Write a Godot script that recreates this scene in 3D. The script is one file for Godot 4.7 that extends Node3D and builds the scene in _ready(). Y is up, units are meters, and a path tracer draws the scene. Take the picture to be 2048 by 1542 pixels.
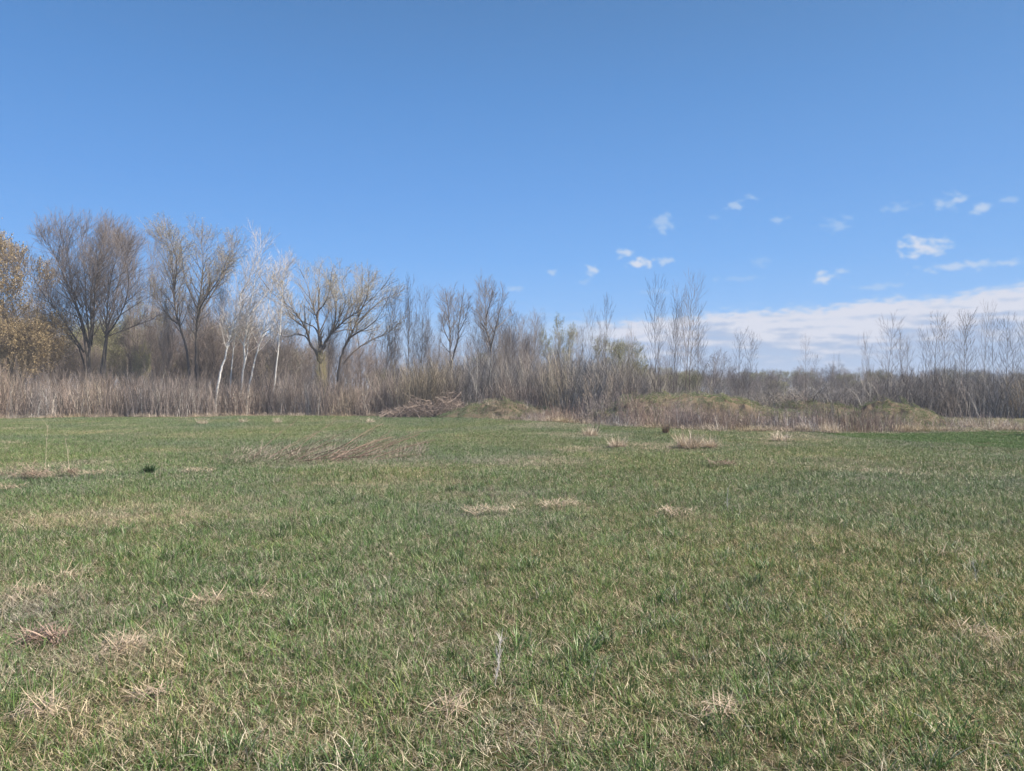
extends Node3D
# An early-spring meadow in front of a bare wood: metres, y up, the camera looks along -z.

# Measured limbs of the large trees: [x of the base, z of the base, [[radius at start, radius at end, [x, y, z, ...]], ...]]
const GREY_OAK := [-31.42, -55.0, [
	[0.226,0.029,[0.00,0.82,-0.00,-0.04,3.27,-0.04,0.00,5.05,-0.09,0.07,6.66,-0.14,0.19,7.95,-0.20,0.45,9.89,-0.27,0.82,12.15,-0.33,1.00,13.22,-0.40]],
	[0.145,0.026,[-0.04,3.09,-0.00,-0.26,6.02,0.29,-0.63,7.95,0.67,-1.04,9.41,1.08,-1.49,11.19,1.53,-2.01,12.41,2.00]],
	[0.145,0.026,[-0.07,2.34,-0.00,-0.97,4.88,-0.38,-2.30,6.27,-0.87,-3.27,7.24,-1.42,-3.94,8.21,-2.00]],
	[0.129,0.026,[-0.37,4.56,-0.00,-1.34,6.66,0.70,-2.45,8.76,1.60,-3.05,10.47,2.60]],
	[0.145,0.026,[0.63,0.82,-0.80,0.71,4.72,-1.00,0.85,7.31,-1.27,1.34,9.89,-1.56,1.71,11.67,-1.87,1.89,12.90,-2.20]],
	[0.178,0.026,[1.23,0.82,0.80,1.49,4.01,0.85,1.75,5.69,0.91,1.86,7.31,0.97,2.04,9.25,1.05,2.53,11.19,1.12,2.75,12.22,1.20]],
	[0.129,0.026,[1.71,5.63,1.00,2.67,6.60,1.38,3.60,7.95,1.87,4.16,9.73,2.42,4.05,11.51,3.00]],
	[0.103,0.023,[1.75,5.63,1.00,3.12,6.47,-0.09,4.53,7.40,-1.50]],
	[0.129,0.026,[0.07,6.60,-0.20,-0.41,9.25,-0.95,-0.37,11.51,-1.92,-0.15,13.06,-3.00]],
	[0.110,0.026,[0.04,5.05,-0.20,0.74,7.31,0.66,1.41,9.25,1.77,2.30,10.54,3.00]],
	[0.097,0.023,[0.00,5.05,-0.00,-1.04,6.34,-0.80,-2.15,7.95,-1.84,-2.71,9.25,-3.00]],
	[0.129,0.023,[0.00,4.72,-0.10,-0.45,6.98,0.20,-0.97,9.25,0.60,-0.97,11.51,1.03,-1.04,12.64,1.50]],
	[0.123,0.023,[0.04,5.05,-0.10,-0.07,7.95,0.25,0.04,10.54,0.70,0.11,12.96,1.20]],
	[0.110,0.023,[0.04,6.66,-0.10,0.37,9.25,-0.29,0.30,11.19,-0.53,0.52,13.12,-0.80]],
	[0.110,0.023,[-0.67,7.95,-0.10,-1.41,9.25,-0.34,-2.23,10.86,-0.65,-2.60,11.99,-1.00]]]]
const TALL_FORK := [-23.08, -54.0, [
	[0.238,0.028,[0.18,0.83,-0.00,0.07,3.24,-0.05,0.00,4.99,-0.11,0.00,6.58,-0.18,0.11,8.16,-0.26,0.33,9.75,-0.33,0.33,11.33,-0.42,0.18,12.70,-0.50]],
	[0.133,0.025,[0.04,6.20,-0.00,0.51,7.78,0.42,1.42,8.80,0.96,2.33,9.72,1.56,2.92,10.38,2.20]],
	[0.127,0.025,[0.07,7.15,-0.10,1.06,9.05,-0.61,1.79,11.02,-1.27,2.01,12.54,-2.00]],
	[0.190,0.025,[-0.11,0.83,0.60,-0.26,3.97,0.60,-0.73,5.94,0.60,-1.13,7.21,0.60,-1.31,8.80,0.60,-1.42,10.38,0.60,-1.68,11.97,0.60,-2.19,12.70,0.60]],
	[0.120,0.022,[-1.02,6.58,0.60,-2.04,7.21,0.01,-2.95,8.29,-0.75,-3.76,9.24,-1.60]],
	[0.095,0.022,[-1.31,9.05,0.60,-0.77,11.02,1.38,-0.91,12.54,2.40]],
	[0.095,0.022,[0.00,7.78,-0.20,-0.44,9.75,0.76,-0.18,11.59,2.00]],
	[0.095,0.022,[0.04,7.85,-0.20,0.69,9.75,-1.24,1.24,11.65,-2.60]],
	[0.082,0.022,[-1.28,8.16,0.60,-2.04,9.75,-0.62,-2.52,11.33,-2.20]]]]
const SPREADING := [-13.96, -54.0, [
	[0.301,0.210,[0.07,0.83,-0.00,0.04,2.51,-0.00,0.00,3.42,-0.00,-0.04,4.61,-0.00]],
	[0.190,0.028,[-0.11,3.90,-0.00,-0.29,4.61,0.15,-0.66,5.12,0.34,-0.80,5.97,0.55,-1.06,6.54,0.78,-1.42,7.15,1.02,-1.90,7.75,1.27,-2.55,8.29,1.53,-3.17,8.89,1.80]],
	[0.127,0.025,[-0.66,5.05,-0.00,-1.02,5.56,-0.23,-1.39,5.82,-0.53,-1.90,5.97,-0.87,-2.22,5.97,-1.22,-2.81,5.82,-1.60]],
	[0.120,0.025,[-0.18,5.94,-0.00,-0.55,6.42,-0.32,-1.09,6.67,-0.73,-1.75,6.96,-1.19,-2.41,6.96,-1.68,-2.88,7.15,-2.20]],
	[0.206,0.028,[-0.04,4.48,-0.00,-0.11,5.69,-0.05,-0.22,6.45,-0.11,-0.33,7.08,-0.18,-0.51,7.53,-0.26,-0.77,8.32,-0.33,-1.06,9.37,-0.42,-1.35,10.07,-0.50]],
	[0.127,0.025,[-0.29,7.08,-0.00,-0.18,7.40,0.29,0.11,7.66,0.67,0.44,7.85,1.08,0.88,8.42,1.53,1.17,9.24,2.00]],
	[0.127,0.025,[-0.29,7.15,-0.20,-0.29,8.42,-0.52,-0.40,9.59,-0.94,-0.47,10.42,-1.40]],
	[0.206,0.028,[0.07,4.55,-0.00,0.36,5.28,0.05,0.77,5.88,0.11,1.13,6.23,0.18,1.68,6.77,0.26,2.37,7.24,0.34,2.81,7.46,0.42,3.61,8.23,0.51,4.48,9.05,0.60]],
	[0.095,0.022,[0.84,5.94,0.20,1.49,6.20,-0.34,2.08,6.32,-1.03,2.95,6.26,-1.80]],
	[0.108,0.022,[1.68,6.77,0.30,1.86,7.59,-0.48,2.22,8.48,-1.48,2.73,9.24,-2.60]],
	[0.101,0.022,[0.98,6.10,0.20,1.28,7.08,0.84,1.42,8.10,1.68,1.28,9.11,2.60]],
	[0.114,0.022,[0.40,5.31,-0.10,0.84,6.58,-0.39,0.98,7.85,-0.78,0.69,9.50,-1.20]],
	[0.108,0.022,[0.77,5.88,-0.10,1.49,7.15,0.35,2.01,8.16,0.95,1.93,9.50,1.60]],
	[0.101,0.022,[-0.15,5.94,-0.10,0.26,7.21,-0.72,0.33,8.48,-1.51,0.26,9.81,-2.40]],
	[0.101,0.022,[-0.80,5.97,-0.00,-1.35,6.58,0.45,-1.86,7.05,1.04,-2.08,7.97,1.70,-2.22,9.24,2.40]]]]
const LEANING := [-13.01, -56.0, [
	[0.214,0.029,[-0.15,0.81,-0.00,-0.11,3.11,-0.02,0.19,4.61,-0.05,0.45,5.33,-0.08,0.83,6.06,-0.11,1.13,6.68,-0.15,1.36,7.40,-0.18,1.44,8.33,-0.22,1.59,9.12,-0.26,1.59,9.87,-0.30]],
	[0.132,0.026,[0.64,5.63,-0.00,1.21,6.02,0.38,2.12,6.39,0.87,3.02,7.01,1.42,3.63,7.87,2.00]],
	[0.138,0.026,[0.23,3.76,-0.00,0.98,4.71,-0.26,1.55,5.23,-0.60,2.31,5.76,-0.98,3.10,6.06,-1.38,3.86,6.75,-1.80]],
	[0.118,0.026,[1.13,6.68,-0.20,2.19,7.96,-0.74,3.10,8.89,-1.43,3.86,9.31,-2.20]],
	[0.112,0.023,[1.36,7.40,-0.20,2.19,8.72,0.93,2.65,9.71,2.40]],
	[0.099,0.023,[0.91,6.15,-0.20,0.60,7.24,-0.64,0.76,8.39,-1.20]]]]
const BIRCH_A := [-20.65, -52.0, [
	[0.134,0.022,[-0.21,0.65,-0.00,0.00,2.13,-0.05,0.11,2.97,-0.10,0.21,3.43,-0.17,0.39,3.99,-0.24,0.56,5.03,-0.31,0.77,5.89,-0.39,0.91,6.65,-0.47,1.23,7.90,-0.55,1.44,8.76,-0.63,1.79,9.52,-0.71,2.04,10.32,-0.80]],
	[0.049,0.016,[0.77,5.89,-0.00,1.05,6.22,-0.52,1.33,6.28,-1.20]],
	[0.052,0.016,[0.56,4.94,-0.00,0.91,5.06,0.52,1.26,5.12,1.20]]]]
const BIRCH_B := [-19.36, -53.0, [
	[0.124,0.022,[-0.07,0.63,-0.00,0.00,1.60,0.03,0.11,2.89,0.07,0.25,3.64,0.11,0.25,4.56,0.16,0.25,5.03,0.21,0.36,5.53,0.26,0.47,6.02,0.31,0.57,7.11,0.37,0.89,8.45,0.42,1.11,9.60,0.48,1.40,10.85,0.54,1.54,11.85,0.60]],
	[0.075,0.019,[-0.11,0.63,-0.20,-0.11,2.53,-0.35,0.04,3.64,-0.55,0.14,4.56,-0.77,0.11,5.56,-1.00,0.21,6.80,-1.24,0.32,8.05,-1.50]],
	[0.053,0.017,[0.57,7.11,-0.00,1.04,7.86,-0.32,1.61,8.98,-0.74,2.22,10.23,-1.20]]]]
const BIRCH_C := [-19.00, -53.5, [
	[0.113,0.022,[-0.22,0.62,-0.00,0.00,2.14,-0.06,0.14,2.79,-0.13,0.29,3.66,-0.21,0.61,5.03,-0.30,0.87,5.78,-0.40,1.01,6.28,-0.49,1.19,7.79,-0.59,1.37,9.05,-0.69,1.52,9.99,-0.80]],
	[0.063,0.017,[0.87,5.78,-0.20,1.30,6.03,0.12,1.88,6.22,0.54,2.31,6.53,1.00]]]]
const BIRCH_D := [-16.84, -52.5, [
	[0.105,0.022,[-0.21,0.64,-0.00,0.00,1.78,0.07,0.11,2.70,0.15,0.21,3.51,0.25,0.39,4.72,0.35,0.53,6.20,0.46,0.67,7.78,0.57,0.78,9.29,0.68,0.96,10.15,0.80]],
	[0.052,0.016,[0.46,5.52,-0.00,0.11,6.45,-0.44,-0.11,7.37,-1.00]]]]
const BIRCH_E := [-20.18, -53.0, [
	[0.075,0.017,[-0.04,0.63,-0.00,0.04,2.89,-0.07,0.11,4.18,-0.17,0.25,5.62,-0.27,0.36,6.80,-0.38,0.64,8.05,-0.50]]]]
const TWIN := [-4.60, -55.0, [
	[0.161,0.026,[0.04,0.49,-0.00,0.04,2.53,-0.09,0.00,4.09,-0.20,-0.04,6.21,-0.33,-0.15,7.31,-0.46,-0.22,8.15,-0.60]],
	[0.129,0.026,[0.07,3.46,-0.00,0.26,4.31,0.14,0.59,5.37,0.33,0.67,6.44,0.54,0.82,7.31,0.77,0.93,8.08,1.00]],
	[0.078,0.020,[-0.04,5.37,-0.00,-0.52,6.34,-0.70,-0.74,7.31,-1.60]],
	[0.071,0.020,[0.63,6.02,-0.00,1.11,6.79,0.78,1.41,7.57,1.80]]]]
const TALLEST_MID := [-1.56, -55.0, [
	[0.168,0.026,[0.07,0.49,-0.00,0.04,3.09,-0.07,-0.04,4.98,-0.17,-0.30,6.21,-0.27,-0.41,7.47,-0.38,-0.45,8.79,-0.50]],
	[0.129,0.026,[0.00,4.92,-0.00,0.30,6.14,0.27,0.56,7.11,0.61,0.82,8.34,1.00]],
	[0.084,0.020,[-0.30,6.14,-0.00,-0.82,6.98,-0.78,-1.11,7.76,-1.80]],
	[0.078,0.020,[0.37,6.34,-0.00,0.97,6.98,-0.70,1.34,7.57,-1.60]],
	[0.078,0.020,[-0.37,7.15,-0.00,-0.07,8.08,0.87,0.15,8.60,2.00]]]]

const SUN_AZIMUTH := 99.0      # degrees to the right of straight ahead
const SUN_HEIGHT := 45.0

var rng := RandomNumberGenerator.new()
var soft := FastNoiseLite.new()
var patchy := FastNoiseLite.new()
var fine := FastNoiseLite.new()
var taken := {}
var M := {}

# ------------------------------------------------------------------ mesh collecting
class Geo:
	var v := PackedVector3Array()
	var c := PackedColorArray()
	var ix := PackedInt32Array()

	func tri(a: Vector3, b: Vector3, d: Vector3, col: Color) -> void:
		var k := v.size()
		v.append(a); v.append(b); v.append(d)
		c.append(col); c.append(col); c.append(col)
		ix.append(k); ix.append(k + 1); ix.append(k + 2)

	func spike(a: Vector3, b: Vector3, r: float, col: Color) -> void:
		var d := (b - a).normalized()
		var u := d.cross(Vector3(0.31, 0.2, 0.93)).normalized() * r
		var w := d.cross(u)
		var k := v.size()
		v.append(a + u); v.append(a - u * 0.5 + w * 0.866); v.append(a - u * 0.5 - w * 0.866); v.append(b)
		for i in 4:
			c.append(col)
		ix.append_array(PackedInt32Array([k, k + 3, k + 1, k + 1, k + 3, k + 2, k + 2, k + 3, k]))

	func tube(p: PackedVector3Array, r: PackedFloat32Array, sides: int, col: Color, col2: Color) -> void:
		var n := p.size()
		var k := v.size()
		var u := Vector3.ZERO
		for i in n:
			var d: Vector3 = (p[mini(i + 1, n - 1)] - p[maxi(i - 1, 0)]).normalized()
			if i == 0:
				u = d.cross(Vector3(0.31, 0.2, 0.93)).normalized()
			else:
				u = (u - d * u.dot(d)).normalized()
			var w := d.cross(u)
			var shade := col.lerp(col2, float(i) / (n - 1))
			for s in sides:
				var a := TAU * s / sides
				v.append(p[i] + (u * cos(a) + w * sin(a)) * r[i])
				c.append(shade)
		for i in n - 1:
			for s in sides:
				var a := k + i * sides + s
				var b := k + i * sides + (s + 1) % sides
				ix.append_array(PackedInt32Array([a, a + sides, b, b, a + sides, b + sides]))

	func blade(p: Vector3, out: Vector3, length: float, width: float, lean: float, curl: float, col: Color, segs: int, twist := 0.0) -> void:
		# a tapering strip that starts at p, leans towards out and curls over
		var side := out.cross(Vector3.UP).normalized()
		if twist != 0.0:
			side = side.rotated(Vector3.UP, twist)
		var k := v.size()
		var at := p
		var ang := lean
		var step := length / segs
		for i in segs:
			var wd := width * 0.5 * (1.0 - 0.75 * pow(float(i) / segs, 1.6))
			v.append(at - side * wd); v.append(at + side * wd)
			c.append(col); c.append(col)
			at += (out * sin(ang) + Vector3.UP * cos(ang)) * step
			ang += curl / segs
		v.append(at)
		c.append(col)
		for i in segs - 1:
			var a := k + i * 2
			ix.append_array(PackedInt32Array([a, a + 2, a + 1, a + 1, a + 2, a + 3]))
		var e := k + (segs - 1) * 2
		ix.append_array(PackedInt32Array([e, e + 2, e + 1]))

	func done(mat: Material) -> ArrayMesh:
		var m := ArrayMesh.new()
		var a := []
		a.resize(Mesh.ARRAY_MAX)
		a[Mesh.ARRAY_VERTEX] = v
		a[Mesh.ARRAY_COLOR] = c
		a[Mesh.ARRAY_INDEX] = ix
		m.add_surface_from_arrays(Mesh.PRIMITIVE_TRIANGLES, a)
		m.surface_set_material(0, mat)
		return m

class Habit:                       # how a kind of tree branches
	var levels := 3                # the last level is single twigs
	var count := [8, 6, 5]
	var ratio := [0.3, 0.5, 0.62]
	var angle := [0.75, 0.75, 0.7]
	var rise := 0.12
	var wobble := 0.12
	var taper := 0.7
	var twig := 0.0065
	var per_metre := 1.9
	var first := 0.25
	var reach := 2.3
	var bark := Color(0.13, 0.11, 0.095)
	var bark_thin := Color(0.2, 0.17, 0.15)
	var twig_color := Color(0.24, 0.205, 0.185)
	var leaves := 0                # young leaves or buds per twig
	var leaf_size := 0.05
	var leaf_color := Color(0.2, 0.19, 0.05)
	var leaf_color2 := Color(0.3, 0.24, 0.08)

# ------------------------------------------------------------------ naming and placing
func numbered(called: String) -> String:
	var n: int = taken.get(called, 0)
	taken[called] = n + 1
	return called if n == 0 else "%s_%03d" % [called, n]

func put(o: Node3D, called: String, parent: Node = self) -> Node3D:
	o.name = numbered(called) if parent == self else called
	parent.add_child(o, true)
	return o

func tag(o: Node, label: String, category: String, group := "") -> Node:
	o.set_meta("label", label)
	o.set_meta("category", category)
	if group:
		o.set_meta("group", group)
	return o

func part(m: Mesh, called: String, parent: Node, stuff := false) -> MeshInstance3D:
	var o := MeshInstance3D.new()
	o.mesh = m
	put(o, called, parent)
	if stuff:
		o.set_meta("kind", "stuff")
	return o

func thing(called: String, at: Vector3, label: String, category: String, group := "") -> Node3D:
	var o := Node3D.new()
	put(o, called)
	o.position = at
	tag(o, label, category, group)
	return o

func copies(called: String, mesh: Mesh, where: Array[Transform3D], tints: PackedColorArray, parent: Node) -> void:
	if where.is_empty():
		return
	var mm := MultiMesh.new()
	mm.transform_format = MultiMesh.TRANSFORM_3D
	mm.use_colors = true
	mm.mesh = mesh
	mm.instance_count = where.size()
	for i in where.size():
		mm.set_instance_transform(i, where[i])
		mm.set_instance_color(i, tints[i])
	var o := MultiMeshInstance3D.new()
	o.multimesh = mm
	put(o, called, parent)
	o.set_meta("kind", "stuff")

func stuff(called: String, label: String, category: String) -> Node3D:
	var o := thing(called, Vector3.ZERO, label, category)
	o.set_meta("kind", "stuff")
	return o

func rnd(a: float, b: float) -> float:
	return rng.randf_range(a, b)

func ball() -> Vector3:
	return Vector3(rng.randf_range(-1, 1), rng.randf_range(-1, 1), rng.randf_range(-1, 1))

func around() -> Vector3:
	var a := rng.randf() * TAU
	return Vector3(cos(a), 0, sin(a))

# ------------------------------------------------------------------ the lie of the land
const EDGE := [-60.0, 40.0, -30.9, 44.7, -17.5, 49.4, -2.5, 49.0, 0.7, 41.5, 4.3, 36.6, 7.8, 31.5, 11.1, 29.0, 20.7, 30.0, 50.0, 30.0]

func edge(x: float) -> float:      # how far the meadow reaches, ahead of the camera
	for i in range(0, EDGE.size() - 2, 2):
		if x < EDGE[i + 2]:
			return lerpf(EDGE[i + 1], EDGE[i + 3], clampf((x - EDGE[i]) / (EDGE[i + 2] - EDGE[i]), 0, 1))
	return 30.0

func ground(x: float, z: float) -> float:
	var near := 1.0 / (1.0 + pow((x * x + z * z) / 6400.0, 2))
	return (soft.get_noise_2d(x, z) * 0.09 + fine.get_noise_2d(x * 0.6, z * 0.6) * 0.03) * near

# earth mounds: [x, depth, height, half length along x, half width along z, flatness of the top, turn]
const MOUNDS := [
	[9.6, 40.5, 1.38, 4.6, 2.6, 2.6, 0.05],
	[14.2, 42.0, 0.62, 4.0, 2.2, 2.0, -0.1],
	[18.9, 37.2, 1.18, 2.6, 2.0, 1.25, 0.1],
	[18.2, 45.5, 1.0, 3.4, 2.0, 2.0, 0.0],
	[-0.6, 47.0, 1.05, 3.4, 1.7, 1.5, 0.0],
]

func lift(i: int, x: float, z: float) -> float:
	var m: Array = MOUNDS[i]
	var dx: float = x - m[0]
	var dz: float = -z - m[1]
	var c := cos(m[6])
	var s := sin(m[6])
	var a: float = (dx * c + dz * s) / m[3]
	var b: float = (-dx * s + dz * c) / m[4]
	var rough := fine.get_noise_2d(x * 1.4 + i * 40.0, z * 1.4) * 0.22
	var d: float = sqrt(a * a + b * b) + rough * 0.6
	if d >= 1.25:
		return 0.0
	var t: float = 1.0 - pow(clampf(d / 1.25, 0, 1), m[5])
	return m[2] * t * (1.0 + fine.get_noise_2d(x * 2.6, z * 2.6 + i * 9.0) * 0.22)

func land(x: float, z: float) -> float:
	var up := 0.0
	if z < -30.0:
		for i in MOUNDS.size():
			up = maxf(up, lift(i, x, z))
	return ground(x, z) + up

# ------------------------------------------------------------------ trees
func wiggle_tube(g: Geo, pts: PackedVector3Array, r0: float, r1: float, sides: int, c0: Color, c1: Color, power := 0.7) -> void:
	var r := PackedFloat32Array()
	var n := pts.size()
	for i in n:
		r.append(lerpf(r0, r1, pow(float(i) / (n - 1), power)))
	g.tube(pts, r, sides, c0, c1)

func leaf(g: Geo, p: Vector3, h: Habit) -> void:
	var u := ball().normalized() * h.leaf_size * rnd(0.6, 1.2)
	var w := u.cross(ball()).normalized() * h.leaf_size * rnd(0.35, 0.7)
	var col := h.leaf_color.lerp(h.leaf_color2, rng.randf()) * rnd(0.75, 1.25)
	g.tri(p, p + u + w, p + u * 1.6, col)
	g.tri(p, p + u * 1.6, p + u - w, col)

func grow(bk: Geo, tw: Geo, lf: Geo, p: Vector3, d: Vector3, length: float, r: float, level: int, h: Habit) -> void:
	var col := h.twig_color * rnd(0.72, 1.28)
	if level >= h.levels:
		var mid := p + d * length * 0.5
		var tip := mid + (d + Vector3(0, h.rise * 1.4, 0) + ball() * 0.2).normalized() * length * 0.5
		tw.spike(p, tip, h.twig, col)
		for i in h.leaves:
			leaf(lf, p.lerp(tip, rnd(0.35, 1.05)) + ball() * 0.04, h)
		return
	var n := 4 if level == 0 else (3 if level == 1 else 2)
	var pts := PackedVector3Array([p])
	var dirs := [d]
	for i in n:
		d = (d + ball() * h.wobble + Vector3(0, h.rise, 0)).normalized()
		p += d * length / n
		pts.append(p)
		dirs.append(d)
	var rr := PackedFloat32Array()
	for i in n + 1:
		rr.append(maxf(lerpf(r, r * 0.3, float(i) / n), h.twig * 0.7))
	if r > 0.022:
		bk.tube(pts, rr, 5 if r > 0.05 else 4, h.bark_thin.lerp(h.bark, clampf(r * 9.0, 0, 1)) * rnd(0.85, 1.15), h.bark_thin)
	else:
		tw.tube(pts, rr, 3, col, col)
	var many: int = h.count[level]
	var spin := rng.randf() * TAU
	for i in many:
		var t := lerpf(0.18, 1.0, (i + rng.randf() * 0.7) / many)
		var f := t * n
		var k := mini(int(f), n - 1)
		var at := pts[k].lerp(pts[k + 1], f - k)
		var along: Vector3 = dirs[k + 1]
		spin += 2.4 + rnd(-0.5, 0.5)
		var side := along.cross(Vector3(0.3, 0.1, 0.95)).normalized().rotated(along, spin)
		var a: float = h.angle[level] * rnd(0.7, 1.25) * (1.0 - 0.35 * t)
		var dir := (along * cos(a) + side * sin(a)).normalized()
		grow(bk, tw, lf, at, dir, length * h.ratio[level] * rnd(0.7, 1.25) * (1.15 - 0.35 * t), maxf(r * 0.42 * (1.1 - 0.5 * t), h.twig), level + 1, h)
	# the leader runs on as a fine twig
	grow(bk, tw, lf, p, d, length * 0.3, maxf(r * 0.3, h.twig), h.levels, h)

func smooth_line(flat: Array, steps: int) -> PackedVector3Array:
	var q: Array[Vector3] = []
	for i in range(0, flat.size(), 3):
		q.append(Vector3(flat[i], flat[i + 1], flat[i + 2]))
	var out := PackedVector3Array()
	for i in q.size() - 1:
		var a: Vector3 = q[maxi(i - 1, 0)]
		var b: Vector3 = q[i]
		var c: Vector3 = q[i + 1]
		var e: Vector3 = q[mini(i + 2, q.size() - 1)]
		for s in steps:
			var t := float(s) / steps
			out.append(b.cubic_interpolate(c, a, e, t))
	out.append(q[-1])
	return out

func limbs_to(bk: Geo, tw: Geo, lf: Geo, rows: Array, h: Habit, sprout_from: float) -> void:
	for row in rows:
		var pts := smooth_line(row[2], 3)
		var r0: float = row[0]
		var r1: float = row[1]
		for i in range(1, pts.size() - 1):
			pts[i] += ball() * r0 * 0.13
		if pts[0].y < 2.5:
			pts[0].y = minf(pts[0].y, -0.25)
		wiggle_tube(bk, pts, r0 * 0.62, r1 * 0.3, 8 if r0 > 0.12 else 6, h.bark, h.bark_thin, h.taper)
		var n := pts.size() - 1
		var total := 0.0
		for i in n:
			total += pts[i].distance_to(pts[i + 1])
		var many := int(total * h.per_metre)
		var spin := rng.randf() * TAU
		for i in many:
			var t := lerpf(h.first, 1.0, pow((i + rng.randf()) / many, 0.8))
			var f := minf(t * n, n - 0.001)
			var k := int(f)
			var at := pts[k].lerp(pts[k + 1], f - k)
			if at.y < sprout_from:
				continue
			var along := (pts[k + 1] - pts[k]).normalized()
			spin += 2.4 + rnd(-0.5, 0.5)
			var side := along.cross(Vector3(0.3, 0.1, 0.95)).normalized().rotated(along, spin)
			var a: float = 0.85 * rnd(0.6, 1.15)
			var dir := (along * cos(a) + side * sin(a) + Vector3(0, 0.15, 0)).normalized()
			var here := lerpf(r0, r1, pow(t, 0.85))
			grow(bk, tw, lf, at, dir, h.reach * rnd(0.55, 1.15) * (1.1 - 0.45 * t) * clampf(total / 7.0, 0.5, 1.1), clampf(here * 0.34, h.twig * 1.5, 0.035), 1, h)
		grow(bk, tw, lf, pts[n], (pts[n] - pts[n - 1]).normalized(), h.reach * 0.55, r1, 1, h)

func finish_tree(o: Node3D, bk: Geo, tw: Geo, lf: Geo, bark: Material, leaf_name := "leaves") -> void:
	part(bk.done(bark), "trunk", o)
	part(tw.done(M.twig), "crown", o, true)
	if lf.v.size():
		part(lf.done(M.leaf), leaf_name, o, true)

func big_tree(called: String, data: Array, h: Habit, bark: Material, sprout: float, label: String, category := "tree", group := "", leaf_name := "leaves") -> Node3D:
	var o := thing(called, Vector3(data[0], land(data[0], data[1]), data[1]), label, category, group)
	var bk := Geo.new()
	var tw := Geo.new()
	var lf := Geo.new()
	limbs_to(bk, tw, lf, data[2], h, sprout)
	finish_tree(o, bk, tw, lf, bark, leaf_name)
	return o

# a tree of height ten metres with limbs of its own, to be set out many times: returns [trunk, crown, leaves or null]
func stock(form: String, h: Habit, seed_value: int) -> Array:
	rng.seed = seed_value
	var rows := []
	var tall := 10.0
	match form:
		"round":
			var fork := rnd(1.6, 3.0)
			var base := [0.0, -0.2, 0.0, rnd(-.1, .1), fork * 0.5, rnd(-.1, .1), rnd(-.2, .2), fork, rnd(-.2, .2)]
			rows.append([0.17, 0.13, base])
			var many := 6
			for i in many:
				var a := TAU * i / many + rnd(-.4, .4)
				var out := rnd(1.4, 3.2) * (0.45 if i % 3 == 0 else 1.0)
				var top := tall * rnd(0.74, 0.97) - out * 0.35
				var x0: float = base[6]
				var z0: float = base[8]
				rows.append([0.09, 0.014, [x0, fork - 0.1, z0, x0 + cos(a) * out * 0.42, lerpf(fork, top, 0.33), z0 + sin(a) * out * 0.42, x0 + cos(a) * out * 0.85, lerpf(fork, top, 0.7), z0 + sin(a) * out * 0.85, x0 + cos(a) * out, top, z0 + sin(a) * out]])
		"narrow":
			var line := [0.0, -0.2, 0.0]
			var x := 0.0
			var z := 0.0
			for i in range(1, 6):
				x += rnd(-.22, .22)
				z += rnd(-.22, .22)
				line.append_array([x, tall * i / 5.2, z])
			rows.append([0.13, 0.015, line])
			for i in 7:
				var y := rnd(2.8, 6.6)
				var a := rng.randf() * TAU
				var out := rnd(0.5, 1.3)
				var up := rnd(2.0, 3.4)
				var k := clampi(int(y / 1.92), 0, 4)
				var x0: float = line[k * 3]
				var z0: float = line[k * 3 + 2]
				rows.append([0.05, 0.01, [x0, y, z0, x0 + cos(a) * out * 0.6, y + up * 0.45, z0 + sin(a) * out * 0.6, x0 + cos(a) * out, minf(y + up, 9.4), z0 + sin(a) * out]])
		"pole":
			var line := [0.0, -0.2, 0.0]
			var x := 0.0
			var z := 0.0
			for i in range(1, 5):
				x += rnd(-.14, .14)
				z += rnd(-.14, .14)
				line.append_array([x, tall * i / 4.1, z])
			rows.append([0.085, 0.008, line])
	var bk := Geo.new()
	var tw := Geo.new()
	var lf := Geo.new()
	limbs_to(bk, tw, lf, rows, h, 1.4)
	return [bk.done(M.bark), tw.done(M.twig), lf.done(M.leaf) if lf.v.size() else null]

func stand(kit: Array, called: String, at: Vector3, tall: float, wide: float, turn: float, lean: float, label: String, category := "tree", group := "") -> Node3D:
	var o := thing(called, at, label, category, group)
	part(kit[0], "trunk", o)
	part(kit[1], "crown", o, true)
	if kit[2]:
		part(kit[2], "leaves", o, true)
	o.transform = Transform3D(Basis(Vector3(0, 0, 1), -lean) * Basis(Vector3.UP, turn).scaled(Vector3(wide / 10.0, tall / 10.0, wide / 10.0)), at)
	return o

# ------------------------------------------------------------------ grasses
func mixed(a: Color, b: Color) -> Color:
	return a.lerp(b, rng.randf()) * rnd(0.6, 1.35)

const GREEN_A := Color(0.053, 0.11, 0.029)
const GREEN_B := Color(0.114, 0.194, 0.06)
const BLUE_GREEN := Color(0.11, 0.17, 0.08)
const YELLOW_GREEN := Color(0.2, 0.235, 0.085)
const STRAW_A := Color(0.33, 0.28, 0.215)
const STRAW_B := Color(0.56, 0.5, 0.41)
const DEAD := Color(0.17, 0.125, 0.085)

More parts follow.
